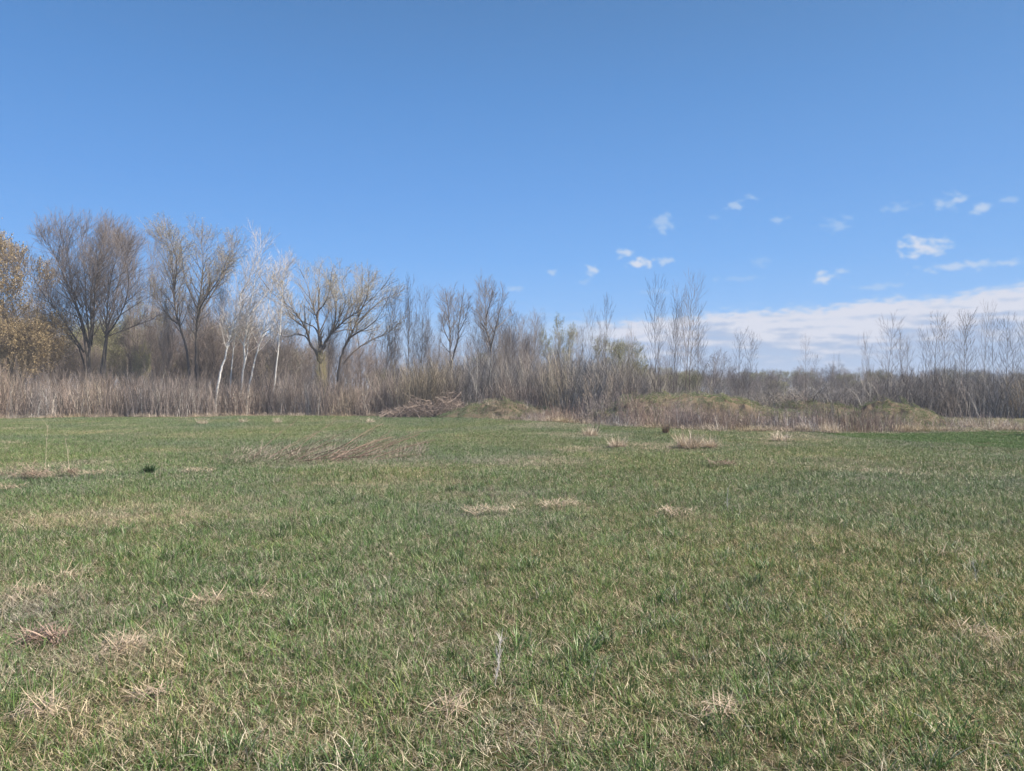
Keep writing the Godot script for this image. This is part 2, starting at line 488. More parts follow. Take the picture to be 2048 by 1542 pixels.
func grass_patch(size: float, greens: int, straws: int, tall: float, width: float, segs: int, seed_value: int) -> ArrayMesh:
	rng.seed = seed_value
	var g := Geo.new()
	for i in straws:
		var p := around() * size * sqrt(rng.randf())
		p.y = rnd(0.0, tall * 0.28)
		var col := mixed(STRAW_A, STRAW_B) if rng.randf() < 0.62 else mixed(DEAD, STRAW_A)
		g.blade(p, around(), tall * (rnd(0.2, 0.6) if rng.randf() < 0.85 else rnd(0.6, 1.2)), width * rnd(0.35, 0.85), rnd(0.7, 1.6), rnd(-0.6, 0.9), col, segs, rnd(-1.2, 1.2))
	var tufts := maxi(1, greens / 9)
	for t in tufts:
		var q := around() * size * sqrt(rng.randf())
		var share := rnd(0.45, 1.15) if rng.randf() < 0.88 else rnd(1.2, 1.7)
		for i in 9:
			var p := q + around() * rnd(0, size * 0.12)
			p.y = -0.01
			var roll := rng.randf()
			var col := mixed(GREEN_A, GREEN_B)
			if roll < 0.2:
				col = mixed(YELLOW_GREEN, GREEN_B)
			elif roll < 0.34:
				col = mixed(BLUE_GREEN, GREEN_B)
			g.blade(p, around(), tall * share * rnd(0.35, 1.05), width * rnd(0.5, 1.25), rnd(0.05, 0.75), rnd(0.1, 1.4), col, segs, rnd(-0.7, 0.7))
	return g.done(M.grass)

func tussock(blades: int, length: float, spread: float, width: float, lean_low: float, lean_high: float, curl: float, c0: Color, c1: Color, segs: int, bias := Vector3.ZERO) -> ArrayMesh:
	var g := Geo.new()
	for i in blades:
		var p := around() * spread * sqrt(rng.randf())
		var out := (p.normalized() * 0.8 + around() + bias).normalized()
		out.y = 0
		g.blade(p + Vector3(0, -0.02, 0), out.normalized(), length * rnd(0.45, 1.15), width * rnd(0.6, 1.3), rnd(lean_low, lean_high), curl * rnd(0.2, 1.3), mixed(c0, c1), segs, rnd(-0.8, 0.8))
	return g.done(M.straw)

func heap(blades: int, rx: float, rz: float, high: float, length: float, width: float, c0: Color, c1: Color, segs: int) -> ArrayMesh:
	# matted dry grass lying in a low uneven heap
	var g := Geo.new()
	var lumps: Array[Vector3] = []
	for i in 7:
		lumps.append(Vector3(rng.randfn(0, 0.6), rnd(0.2, 1.0), rng.randfn(0, 0.6)))
	for i in blades:
		var lump: Vector3 = lumps[i % lumps.size()]
		var a := rng.randf() * TAU
		var q := sqrt(rng.randf())
		var p := Vector3((lump.x + cos(a) * q * 0.45) * rx, 0, (lump.z + sin(a) * q * 0.45) * rz)
		p.y = high * lump.y * (1.0 - q * q) * rnd(0.1, 1.0) + rnd(0.0, 0.05)
		g.blade(p, around(), length * rnd(0.3, 1.0), width * rnd(0.5, 1.1), rnd(0.9, 1.8), rnd(-0.5, 1.2), mixed(c0, c1), segs, rnd(-1, 1))
	return g.done(M.straw)

func stem_clump(stems: int, radius: float, low: float, high: float, r: float, twigs: int, c0: Color, c1: Color, seed_value: int) -> ArrayMesh:
	rng.seed = seed_value
	var g := Geo.new()
	for i in stems:
		var p := around() * radius * sqrt(rng.randf())
		var d := (Vector3.UP + ball() * 0.27).normalized()
		var tall := lerpf(low, high, pow(rng.randf(), 1.3))
		var col := mixed(c0, c1)
		var odd := rng.randf()
		if odd < 0.11:
			col = mixed(Color(0.5, 0.45, 0.39), Color(0.62, 0.56, 0.48))
		elif odd < 0.4:
			col *= 0.5
		col.a = 1.0
		var pts := PackedVector3Array([p - Vector3(0, 0.1, 0)])
		var rr := PackedFloat32Array([r * rnd(0.8, 1.3)])
		for s in 3:
			d = (d + ball() * 0.16 + Vector3(0, 0.06, 0)).normalized()
			p += d * tall / 3.0
			pts.append(p)
			rr.append(rr[0] * (1.0 - 0.27 * (s + 1)))
		g.tube(pts, rr, 3, col, col * 1.1)
		for t in twigs:
			var f := rnd(0.8, 2.98)
			var k := int(f)
			var at := pts[k].lerp(pts[k + 1], f - k)
			var dir := (around() * rnd(0.35, 0.8) + Vector3.UP).normalized()
			g.spike(at, at + dir * tall * rnd(0.1, 0.26), r * 0.55, col * rnd(0.85, 1.25))
	return g.done(M.twig)

# ------------------------------------------------------------------ sky
func sunward(az: float, el: float) -> float:
	return 0.2 * pow(0.5 + 0.5 * cos(deg_to_rad(az - SUN_AZIMUTH)), 2.0) * smoothstep(0.0, 10.0, el)

func sky_image() -> Image:
	var w := 4096
	var hgt := 2048
	var im := Image.create_empty(w, hgt, false, Image.FORMAT_RGB8)
	im.fill(Color8(92, 98, 84))
	# display colours by height in degrees
	var stops := [0.0, Color8(176, 206, 240), 3.0, Color8(160, 201, 246), 6.5, Color8(140, 191, 249), 10.0, Color8(121, 178, 244), 15.0, Color8(106, 163, 232), 22.0, Color8(91, 146, 212), 28.0, Color8(83, 132, 191), 45.0, Color8(76, 118, 174), 90.0, Color8(64, 101, 154)]
	var base: Array[Color] = []
	for row in hgt / 2:
		var el := 90.0 - (row + 0.5) * 180.0 / hgt
		var col: Color = stops[-1]
		for i in range(0, stops.size() - 2, 2):
			if el < stops[i + 2]:
				var a: Color = stops[i + 1]
				col = a.lerp(stops[i + 3], clampf((el - stops[i]) / (stops[i + 2] - stops[i]), 0, 1))
				break
		base.append(col)
		for block in 256:                  # paler air on the sun's side
			im.fill_rect(Rect2i(block * 16, row, 16, 1), col.lerp(Color8(190, 208, 228), sunward((block + 0.5) / 256.0 * 360.0, el)))
	var n1 := FastNoiseLite.new()
	n1.seed = 11
	n1.frequency = 0.09
	n1.fractal_octaves = 5
	var n2 := FastNoiseLite.new()
	n2.seed = 5
	n2.frequency = 0.35
	n2.fractal_octaves = 4
	# small clouds: azimuth, height, half width, half height (degrees), density
	var puffs: Array = [
		9.8, 9.8, 1.0, 0.42, 0.95, 8.7, 10.5, 0.55, 0.45, 0.75, 11.6, 9.9, 0.7, 0.3, 0.6, 6.2, 9.3, 0.7, 0.34, 0.75, 3.1, 9.2, 0.4, 0.25, 0.5,
		11.5, 12.6, 0.8, 0.75, 0.45, 16.8, 13.6, 0.75, 0.3, 0.5, 18.0, 14.1, 0.4, 0.2, 0.45, 15.1, 12.9, 0.45, 0.3, 0.25, 19.9, 12.4, 0.6, 0.25, 0.4,
		23.7, 11.8, 0.9, 0.5, 0.35, 27.6, 12.6, 1.0, 0.3, 0.35, 30.5, 12.5, 0.8, 0.5, 0.5, 31.4, 12.6, 0.7, 0.25, 0.5, 32.5, 11.8, 0.55, 0.4, 0.65, 33.8, 12.2, 0.6, 0.2, 0.35,
		28.6, 9.8, 0.95, 0.65, 0.95, 29.9, 9.7, 0.75, 0.6, 0.8, 22.8, 8.2, 0.7, 0.42, 0.85, 23.9, 8.5, 0.6, 0.3, 0.5, 31.6, 8.3, 2.6, 0.32, 0.6, 18.6, 9.5, 0.6, 0.5, 0.2,
		0.2, 8.0, 0.6, 0.25, 0.4, 26.5, 7.3, 1.6, 0.25, 0.35, 17.0, 8.4, 1.6, 0.2, 0.22, 11.0, 7.6, 1.4, 0.25, 0.2, 5.6, 8.4, 0.5, 0.25, 0.25]
	rng.seed = 77
	for i in 40:
		puffs.append_array([rnd(37, 130), rnd(7.5, 16), rnd(0.5, 1.6), rnd(0.25, 0.6), rnd(0.25, 0.9)])
	var white := Color8(214, 222, 239)
	for row in range(int((90.0 - 17.5) / 180.0 * hgt), hgt / 2):
		var el := 90.0 - (row + 0.5) * 180.0 / hgt
		var near := []
		for i in range(0, puffs.size(), 5):
			if absf(el - puffs[i + 1]) < puffs[i + 3] * 2.2:
				near.append(i)
		for step in range(int(-34.0 / 360.0 * w), w / 2):
			var az := (step + 0.5) / w * 360.0
			var cx := posmod(step, w)          # the first column looks along -z
			var col: Color = base[row].lerp(Color8(190, 208, 228), sunward(az, el))
			var changed := false
			for i in near:
				var dx: float = (az - puffs[i]) / puffs[i + 2]
				var dy: float = (el - puffs[i + 1]) / puffs[i + 3]
				var d2 := dx * dx + dy * dy
				if d2 < 4.0:
					var body := 0.95 - sqrt(d2) * 0.8 + n2.get_noise_2d(az * 2.6 + el * 1.2, el * 4.5) * 0.95
					var al: float = smoothstep(0.0, 0.9, body) * puffs[i + 4]
					if al > 0.0:
						col = col.lerp(white, minf(al * 1.05, 1.0))
						changed = true
			if el < 8.6:
				# the long cloud bank low on the right, thinning away to the left and towards the far right
				var grown := smoothstep(-1.0, 9.0, az) * (1.0 - smoothstep(110.0, 165.0, az))
				var top := 5.75 + clampf((az - 8.0) / 27.0, 0, 1) * 1.35 + n1.get_noise_2d(az * 2.0, 3.0) * 0.35
				var rag := n1.get_noise_2d(az * 2.4 + el, el * 16.0) * 1.25
				var rag2 := n2.get_noise_2d(az * 2.2, el * 9.0)
				var under := 3.25 + n1.get_noise_2d(az * 1.2, 60.0) * 1.3
				var above := smoothstep(0.0, 0.75, top - el + rag2 * 0.45)
				var below := smoothstep(under - 1.6, under + 0.9, el + rag * 1.1)
				var al := above * (0.72 + 0.28 * below) * grown * clampf(1.02 + rag * 0.2, 0, 1)
				# thin veil near the horizon on the left
				al = maxf(al, 0.5 * smoothstep(-32.0, 4.0, az) * (1.0 - smoothstep(110.0, 165.0, az)) * smoothstep(6.6, 3.0, el + rag * 1.2))
				var lit := clampf((el - under + 0.45) / 2.1 + rag * 1.2 + rag2 * 0.4, 0, 1)
				var body := Color8(174, 191, 220).lerp(Color8(219, 223, 237), lit)
				col = col.lerp(body, al)
				changed = true
			if changed:
				im.set_pixel(cx, row, col)
	return im

# ------------------------------------------------------------------ materials
func plain(rough: float, spec := 0.4) -> StandardMaterial3D:
	var m := StandardMaterial3D.new()
	m.vertex_color_use_as_albedo = true
	m.roughness = rough
	m.metallic_specular = spec
	m.cull_mode = BaseMaterial3D.CULL_DISABLED
	return m

func speckle(colors: Array, freq: float, octaves: int, seed_value: int, size := 512) -> NoiseTexture2D:
	var n := FastNoiseLite.new()
	n.seed = seed_value
	n.frequency = freq
	n.fractal_octaves = octaves
	var ramp := Gradient.new()
	var at := PackedFloat32Array()
	var cols := PackedColorArray()
	for i in colors.size():
		at.append(float(i) / (colors.size() - 1))
		var c: Color = colors[i]
		cols.append(c.linear_to_srgb())
	ramp.offsets = at
	ramp.colors = cols
	var t := NoiseTexture2D.new()
	t.width = size
	t.height = size
	t.seamless = true
	t.noise = n
	t.color_ramp = ramp
	return t

func materials() -> void:
	M.twig = plain(0.75, 0.3)
	M.bark = plain(0.9, 0.2)
	M.birch = plain(0.7, 0.3)
	var marks := speckle([Color(0.09, 0.08, 0.07), Color(0.8, 0.79, 0.76), Color(0.86, 0.85, 0.82), Color(0.8, 0.79, 0.75), Color(0.88, 0.86, 0.82)], 0.02, 3, 8, 256)
	M.birch.albedo_texture = marks
	M.birch.uv1_triplanar = true
	M.birch.uv1_scale = Vector3(0.35, 1.1, 0.35)
	M.leaf = plain(0.6, 0.4)
	M.leaf.backlight_enabled = true
	M.leaf.backlight = Color(0.5, 0.5, 0.5)
	M.grass = plain(0.45, 0.45)
	M.grass.backlight_enabled = true
	M.grass.backlight = Color(0.55, 0.55, 0.55)
	M.straw = plain(0.6, 0.45)
	M.straw.backlight_enabled = true
	M.straw.backlight = Color(0.4, 0.4, 0.4)
	M.soil = StandardMaterial3D.new()
	M.soil.albedo_texture = speckle([Color(0.04, 0.034, 0.022), Color(0.09, 0.07, 0.047), Color(0.055, 0.06, 0.027), Color(0.14, 0.11, 0.075), Color(0.07, 0.07, 0.033)], 0.03, 5, 3)
	M.soil.uv1_triplanar = true
	M.soil.uv1_world_triplanar = true
	M.soil.uv1_scale = Vector3(0.45, 0.45, 0.45)
	M.soil.roughness = 1.0
	M.soil.metallic_specular = 0.1
	M.earth = StandardMaterial3D.new()
	M.earth.albedo_texture = speckle([Color(0.07, 0.055, 0.037), Color(0.11, 0.088, 0.06), Color(0.16, 0.125, 0.09), Color(0.08, 0.075, 0.042)], 0.025, 5, 21)
	M.earth.uv1_triplanar = true
	M.earth.uv1_world_triplanar = true
	M.earth.uv1_scale = Vector3(0.4, 0.4, 0.4)
	M.earth.roughness = 1.0
	M.earth.metallic_specular = 0.1

# ------------------------------------------------------------------ the scene
func _ready() -> void:
	var cam := Camera3D.new()
	cam.name = "camera"
	add_child(cam)
	cam.position = Vector3(0, 1.6, 0)
	cam.rotation_degrees = Vector3(0.54, 0, 0)
	cam.fov = 55.0
	cam.far = 3000.0
	cam.current = true

	var env := Environment.new()
	env.background_mode = Environment.BG_SKY
	env.sky = Sky.new()
	var panorama := PanoramaSkyMaterial.new()
	panorama.panorama = ImageTexture.create_from_image(sky_image())
	panorama.energy_multiplier = 0.4
	env.sky.sky_material = panorama
	env.tonemap_mode = Environment.TONE_MAPPER_LINEAR
	env.tonemap_exposure = 2.5
	env.sdfgi_enabled = true
	env.ssao_enabled = true
	env.ssil_enabled = true
	var world := WorldEnvironment.new()
	world.name = "world_environment"
	world.environment = env
	add_child(world)

	var sun := DirectionalLight3D.new()
	sun.name = "sun"
	add_child(sun)
	var az := deg_to_rad(SUN_AZIMUTH)
	var el := deg_to_rad(SUN_HEIGHT)
	var to_sun := Vector3(sin(az) * cos(el), sin(el), -cos(az) * cos(el))
	sun.look_at_from_position(Vector3.ZERO, -to_sun, Vector3.UP)
	sun.light_energy = 1.3
	sun.light_color = Color(1.0, 0.95, 0.88)
	sun.light_angular_distance = 0.53
	sun.shadow_enabled = true

	soft.seed = 4
	soft.frequency = 0.07
	patchy.seed = 9
	patchy.frequency = 0.16
	patchy.fractal_octaves = 3
	fine.seed = 2
	fine.frequency = 0.5
	fine.fractal_octaves = 3
	materials()
	terrain()
	meadow()
	wood()
	thickets()
	in_the_grass()
	weather_depth(env)

func weather_depth(env: Environment) -> void:
	env.fog_enabled = true
	env.fog_density = 0.001
	env.fog_light_color = Color(0.9, 0.94, 1.0)

func terrain() -> void:
	var g := Geo.new()
	var xs: Array[float] = []
	var a := 0.0
	var step := 0.8
	xs.append(0.0)
	while a < 2200.0:
		if a > 45.0:
			step *= 1.35
		a += step
		xs.append(a)
		xs.push_front(-a)
	var n := xs.size()
	for iz in n:
		for ix in n:
			g.v.append(Vector3(xs[ix], ground(xs[ix], xs[iz] - 20.0), xs[iz] - 20.0))
			g.c.append(Color.WHITE)
	for iz in n - 1:
		for ix in n - 1:
			var k := iz * n + ix
			g.ix.append_array(PackedInt32Array([k, k + 1, k + n, k + 1, k + n + 1, k + n]))
	var o := part(g.done(M.soil), "ground", self)
	o.set_meta("kind", "structure")
	for i in MOUNDS.size():
		var m: Array = MOUNDS[i]
		g = Geo.new()
		var side := 48
		for r in side + 1:
			for c in side + 1:
				var x: float = m[0] + (float(c) / side * 2 - 1) * m[3] * 1.5
				var z: float = -m[1] + (float(r) / side * 2 - 1) * m[4] * 1.6
				var up := lift(i, x, z)
				g.v.append(Vector3(x, ground(x, z) + (up - 0.01 if up > 0.0 else -0.25), z))
				g.c.append(Color.WHITE)
		for r in side:
			for c in side:
				var k := r * (side + 1) + c
				g.ix.append_array(PackedInt32Array([k, k + 1, k + side + 1, k + 1, k + side + 2, k + side + 1]))
		o = part(g.done(M.earth), "earth_mound", self)
		o.set_meta("kind", "structure")

# where the last year's grass shows most: [x, depth, half width, half depth]
const WORN := [[-3.4, 5.6, 1.2, 0.5], [-2.4, 4.4, 0.7, 0.4], [-0.6, 9.9, 0.9, 0.7], [0.5, 10.3, 0.9, 0.6], [2.1, 9.7, 0.9, 0.6], [-5.0, 9.2, 1.6, 0.7], [-3.0, 13.2, 2.2, 1.0], [1.9, 20.5, 1.6, 1.2], [4.6, 21.8, 2.2, 1.3], [8.2, 23.5, 3.0, 1.6], [-4.6, 17.8, 2.6, 1.6], [-8.4, 13.8, 1.8, 0.9], [0.2, 17.0, 1.6, 1.2], [-6.5, 14.4, 1.5, 0.5], [0.15, 3.5, 0.35, 0.25], [-1.9, 3.6, 0.5, 0.25], [3.8, 8.2, 0.9, 0.4], [3.2, 4.6, 0.6, 0.5], [1.8, 35.0, 2.2, 4.0], [2.4, 27.6, 2.0, 1.6], [9.5, 25.5, 2.4, 1.4]]

func dryness(x: float, d: float) -> float:
	var v := patchy.get_noise_2d(x, d) * 0.6 + soft.get_noise_2d(x * 2.0, d * 2.0) * 0.35
	for w in WORN:
		var q: float = pow((x - w[0]) / w[2], 2) + pow((d - w[1]) / w[3], 2)
		if q < 1.4:
			v += 0.5 * (1.4 - q) / 1.4
	v += smoothstep(2.5, 0.0, edge(x) - d) * 0.4 + 0.04 - 0.16 * smoothstep(0.0, 6.0, x)
	return v

func mown(x: float, d: float) -> bool:     # the short even turf at the far right
	return d > 12.0 and x > 11.4 + (28.0 - d) * 0.29 + soft.get_noise_2d(x * 4.0, d * 4.0) * 0.35

func meadow() -> void:
	var near_kinds: Array[ArrayMesh] = []
	var far_kinds: Array[ArrayMesh] = []
	# green, mixed, straw
	var mix := [[280, 180], [210, 250], [100, 330]]
	for i in 9:
		var m: Array = mix[i / 3]
		near_kinds.append(grass_patch(0.24, m[0] * 5 / 4, m[1] * 5 / 4, 0.105, 0.0042, 4, 100 + i))
		far_kinds.append(grass_patch(0.5, m[0] * 3, m[1] * 3, 0.105, 0.0062, 2, 200 + i))
	var turf := grass_patch(0.45, 640, 0, 0.07, 0.007, 2, 300)
	var bold: Array[ArrayMesh] = []
	for i in 3:
		rng.seed = 320 + i
		var g := Geo.new()
		for b in 42:
			var col := mixed(GREEN_A, GREEN_B) if rng.randf() < 0.8 else mixed(STRAW_A, STRAW_B)
			g.blade(around() * 0.09 * sqrt(rng.randf()), around(), rnd(0.08, 0.19), rnd(0.0035, 0.0068), rnd(0.05, 0.8), rnd(0.2, 1.7), col, 5, rnd(-0.7, 0.7))
		bold.append(g.done(M.grass))
	var where := []
	var tints := []
	for i in 22:
		var none: Array[Transform3D] = []
		where.append(none)
		tints.append(PackedColorArray())
	rng.seed = 500
	var d := 2.0
	while d < 56.0:
		var step := 0.21 if d < 13.0 else 0.42
		var half := d * 0.74 + 3.5
		var x := -half
		while x < half:
			var px := x + rnd(-0.5, 0.5) * step
			var pd := d + rnd(-0.5, 0.5) * step
			x += step
			var beyond := pd - edge(px) + patchy.get_noise_2d(px * 3.0, pd * 3.0) * 1.4
			var up := land(px, -pd) - ground(px, -pd)
			if beyond > 0.0 and px < 2.0 and up < 0.08:
				continue
			if beyond > 3.0 and up < 0.08 and rng.randf() < 0.45:
				continue
			var dry := dryness(px, pd) + rnd(-0.3, 0.3)
			if beyond > 0.0:
				dry += -0.2 if up > 0.08 else 0.4
				if up > 0.08 and patchy.get_noise_2d(px * 4.0, pd * 6.0) > 0.3:
					continue
			var kind := (0 if dry < 0.08 else (1 if dry < 0.42 else 2)) * 3 + rng.randi() % 3
			if d >= 13.0:
				kind += 9
			var size := rnd(0.75, 1.2)
			var low := rnd(0.7, 1.15)
			if mown(px, pd) and beyond < 0.0:
				kind = 18
				low = rnd(0.9, 1.0)
			var hue := patchy.get_noise_2d(px * 0.7 + 300.0, pd * 0.7) + soft.get_noise_2d(px * 9.0, pd * 9.0) * 0.6 + 0.4 * smoothstep(-2.0, 9.0, px)
			var tint := Color(1.0 + hue * 0.2, 1.02 + hue * 0.1, 0.93 - hue * 0.1) * rnd(0.8, 1.15)
			if kind == 18:
				tint = Color(0.92, 1.05, 0.62)
			tint.a = 1.0
			var here := land(px, -pd)
			var turned := Basis(Vector3.UP, rng.randf() * TAU).scaled(Vector3(size, size * low, size))
			if up > 0.02:
				var n := Vector3(here - land(px + 0.25, -pd), 0.25, here - land(px, -pd + 0.25)).normalized()
				turned = Basis(Quaternion(Vector3.UP, n)) * turned.scaled(Vector3(0.9, 1.0, 0.9))
			where[kind].append(Transform3D(turned, Vector3(px, here, -pd)))
			tints[kind].append(tint)
		d += step
	rng.seed = 510
	for i in 1000:
		var pd := sqrt(rnd(4.0, 200.0))
		var px := rnd(-0.74, 0.74) * pd + rnd(-1.5, 1.5)
		if dryness(px, pd) > 0.3 or patchy.get_noise_2d(px * 3.0 + 50.0, pd * 3.0) < -0.1:
			continue
		where[19 + i % 3].append(Transform3D(Basis(Vector3.UP, rng.randf() * TAU) * rnd(0.7, 1.15), at_ground(px, pd)))
		tints[19 + i % 3].append(Color(0.9, 0.95, 0.9) * rnd(0.75, 1.15))
	var o := stuff("meadow_grass", "rough green grass mixed with dry straw covering the whole field", "grass")
	for i in 18:
		copies("grass", near_kinds[i] if i < 9 else far_kinds[i - 9], where[i], tints[i], o)
	for i in 3:
		copies("grass", bold[i], where[19 + i], tints[19 + i], o)
	o = stuff("turf_grass", "short even dark green turf beyond the rough meadow", "grass")
	copies("grass", turf, where[18], tints[18], o)

func at_ground(x: float, d: float) -> Vector3:
	return Vector3(x, land(x, -d), -d)

const TREES := [
	["gold0","golden_tree",-39.10,57.0,13.92,9.31,0.000,"tall tree hazed with golden brown buds at the end of the wood","tree",""],
	["gold1","golden_tree",-33.50,53.0,7.58,7.79,0.000,"rounded golden-brown leafing shrub tree under the dense grey tree","tree",""],
	["gold0","golden_tree",-35.09,51.5,6.78,6.73,0.050,"low golden-brown leafing tree in front of the tall golden one","tree",""],
	["gold1","golden_tree",-40.81,55.0,11.67,9.58,0.000,"golden budding tree past the tall golden one","tree",""],
	["round0","bare_tree",-30.47,60.0,14.32,7.19,0.030,"pale thin bare tree between the dense grey tree and the dark forked tree","tree",""],
	["narrow0","bare_tree",-25.41,54.0,8.51,3.47,0.000,"slender wavy trunk just before the dark forked tree","tree",""],
	["narrow1","bare_tree",-25.33,54.6,8.96,3.95,0.020,"second slender wavy trunk, right against the dark forked tree","tree",""],
	["pale0","leafing_tree",-35.59,72.0,10.41,10.19,0.000,"pale green leafing tree glimpsed behind the gap by the dense grey tree","tree",""],
	["pale1","leafing_tree",-40.42,74.0,9.63,12.09,0.000,"broad pale green tree seen through the dense grey tree","tree",""],
	["pale0","leafing_tree",-27.98,56.0,5.30,3.05,0.000,"small yellow-green leafing tree at the foot of the dark forked tree","tree",""],
	["round1","bare_tree",-28.22,62.0,9.53,6.08,0.000,"low brownish bare tree behind the dark forked tree","tree",""],
	["round2","bare_tree",-25.48,63.0,11.39,6.86,0.000,"brownish bare tree behind the kinked birch","tree",""],
	["narrow2","bare_tree",-24.12,58.0,9.02,4.66,0.000,"upright dark trunk close behind the dark forked tree","tree",""],
	["round0","bare_tree",-18.76,58.0,7.42,5.05,0.120,"small dark bare tree with V-shaped stems before the last birch","tree",""],
	["narrow0","bare_tree",-17.50,60.0,7.21,4.82,-0.080,"small bare tree left of the wide spreading trunk","tree",""],
	["narrow1","bare_tree",-14.05,57.0,9.88,6.41,0.000,"straight dark trunk right behind the wide spreading tree","tree",""],
	["narrow1","bare_tree",-9.73,55.0,8.94,6.63,0.140,"bare grey tree leaning outwards, first after the leaning tree","tree",""],
	["narrow2","bare_tree",-9.36,58.0,8.30,5.13,0.030,"thin bare tree between the leaning grey tree and the column-shaped one","tree",""],
	["narrow0","bare_tree",-7.80,55.0,9.40,5.48,0.020,"narrow column-shaped bare tree with broom-like upright top","tree",""],
	["narrow2","bare_tree",-6.92,56.0,8.77,6.12,0.020,"bare tree with pale trunk just after the column-shaped tree","tree",""],
	["round1","bare_tree",-6.32,60.0,7.21,4.57,0.000,"short bare tree between the pale-trunked and the two-stemmed tree","tree",""],
	["narrow0","bare_tree",-2.58,57.0,7.72,6.87,-0.020,"bare tree just before the tall forked tree above the mound","tree",""],
	["round2","bare_tree",-0.54,57.0,7.80,5.59,0.020,"bare tree close after the tall forked tree above the mound","tree",""],
	["round0","bare_tree",0.73,60.0,7.95,6.21,0.000,"rounded bare tree where the wood steps down","tree",""],
	["narrow1","bare_tree",1.85,57.0,7.32,5.50,0.000,"upright bare tree past the rounded one where the wood steps down","tree",""],
	["pale0","leafing_tree",4.19,66.0,8.22,6.83,0.000,"pale yellowish tree rising behind the grey thicket","tree",""],
	["narrow2","bare_tree",5.01,58.0,6.15,5.59,0.000,"bare grey tree between the pale yellowish and the olive-green tree","tree",""],
	["pole0","aspen",5.20,50.0,6.35,4.47,0.000,"thin aspen before the olive-green tree","aspen",""],
	["pole1","aspen",6.35,50.0,7.25,5.46,0.010,"tallest thin aspen beside the olive-green tree","aspen",""],
	["pale1","leafing_tree",8.87,60.0,6.47,7.19,0.000,"rounded olive-green leafing tree behind the long mound's end","tree",""],
	["pale0","leafing_tree",10.80,62.0,4.62,4.73,0.000,"low greenish tree next to the rounded olive-green one","tree",""],
	["pole0","aspen",8.28,43.5,7.17,5.18,0.020,"first aspen of the cluster on the mound","aspen","aspens on the long mound"],
	["pole1","aspen",8.69,44.1,6.49,3.94,0.030,"second aspen of the cluster on the mound","aspen","aspens on the long mound"],
	["pole2","aspen",9.36,44.7,5.79,3.55,0.060,"short aspen third in the cluster on the mound","aspen","aspens on the long mound"],
	["pole0","aspen",9.70,45.3,7.09,4.50,0.070,"upright aspen mid cluster on the mound","aspen","aspens on the long mound"],
	["pole1","aspen",9.63,43.5,5.98,3.89,0.030,"low aspen mid cluster on the mound","aspen","aspens on the long mound"],
	["pole2","aspen",10.18,44.1,7.49,6.57,0.060,"tallest and leaning aspen of the cluster on the mound","aspen","aspens on the long mound"],
	["pole0","aspen",10.74,44.7,6.10,7.10,0.030,"broad aspen after the tallest in the cluster on the mound","aspen","aspens on the long mound"],
	["pole1","aspen",11.32,45.3,5.28,5.40,0.030,"last and lowest aspen of the cluster on the mound","aspen","aspens on the long mound"],
	["round1","bare_tree",19.35,72.0,5.55,7.45,0.000,"rounded bare tree standing alone past the aspen cluster","tree",""],
	["round2","bare_tree",20.14,66.0,3.90,4.31,0.100,"small dark rounded tree beside the lone forked aspens","tree",""],
	["pole0","aspen",13.79,45.0,4.64,4.47,0.000,"first of the two lone aspens past the mound","aspen",""],
	["pole2","aspen",14.22,45.0,4.51,4.92,0.050,"second of the two lone aspens past the mound","aspen",""],
	["pole0","aspen",18.26,46.0,3.63,2.74,0.000,"small aspen beyond the gap past the mound","aspen","aspens over the grey thicket"],
	["pole1","aspen",19.21,47.1,3.16,2.81,0.030,"smaller of two aspens beyond the gap","aspen","aspens over the grey thicket"],
	["pole2","aspen",23.24,48.2,4.72,3.83,-0.020,"slim aspen before the fan-shaped one","aspen","aspens over the grey thicket"],
	["pole0","aspen",25.03,49.3,5.81,6.85,0.040,"fan-shaped aspen alone above the grey thicket","aspen","aspens over the grey thicket"],
	["pole1","aspen",26.41,50.4,5.14,5.00,0.000,"aspen just after the fan-shaped one","aspen","aspens over the grey thicket"],
	["pole2","aspen",24.57,46.0,4.32,4.11,0.030,"low aspen second after the fan-shaped one","aspen","aspens over the grey thicket"],
	["pole0","aspen",26.43,47.1,4.71,4.68,-0.020,"low aspen before the dense tall group","aspen","aspens over the grey thicket"],
	["pole1","aspen",27.53,48.2,6.05,7.66,0.040,"broad tall aspen leading the group over the thicket","aspen","aspens over the grey thicket"],
	["pole2","aspen",28.76,49.3,5.60,5.87,0.000,"aspen between the broad one and the pair","aspen","aspens over the grey thicket"],
	["pole0","aspen",30.66,50.4,6.14,6.01,0.030,"first of a tall close pair of aspens","aspen","aspens over the grey thicket"],
	["pole1","aspen",28.39,46.0,5.91,6.39,-0.020,"second of a tall close pair of aspens","aspen","aspens over the grey thicket"],
	["pole2","aspen",29.89,47.1,6.27,4.68,0.040,"tallest slim aspen leaning over the thicket","aspen","aspens over the grey thicket"],
	["pole0","aspen",31.28,48.2,5.52,4.31,0.000,"slim aspen after the tallest one","aspen","aspens over the grey thicket"],
	["pole1","aspen",32.76,49.3,6.05,6.85,0.030,"bushy tall aspen near the thicket's end","aspen","aspens over the grey thicket"],
	["pole2","aspen",34.24,50.4,4.93,5.00,-0.020,"low aspen near the thicket's end","aspen","aspens over the grey thicket"],
	["pole0","aspen",31.74,46.0,5.34,5.48,0.040,"last aspen in view at the thicket's end","aspen","aspens over the grey thicket"],
	["pole1","aspen",33.42,47.1,5.69,6.55,0.000,"aspen past the thicket's end","aspen","aspens over the grey thicket"],
	["pole2","aspen",35.34,48.2,5.12,5.74,0.030,"low aspen past the thicket's end","aspen","aspens over the grey thicket"]]

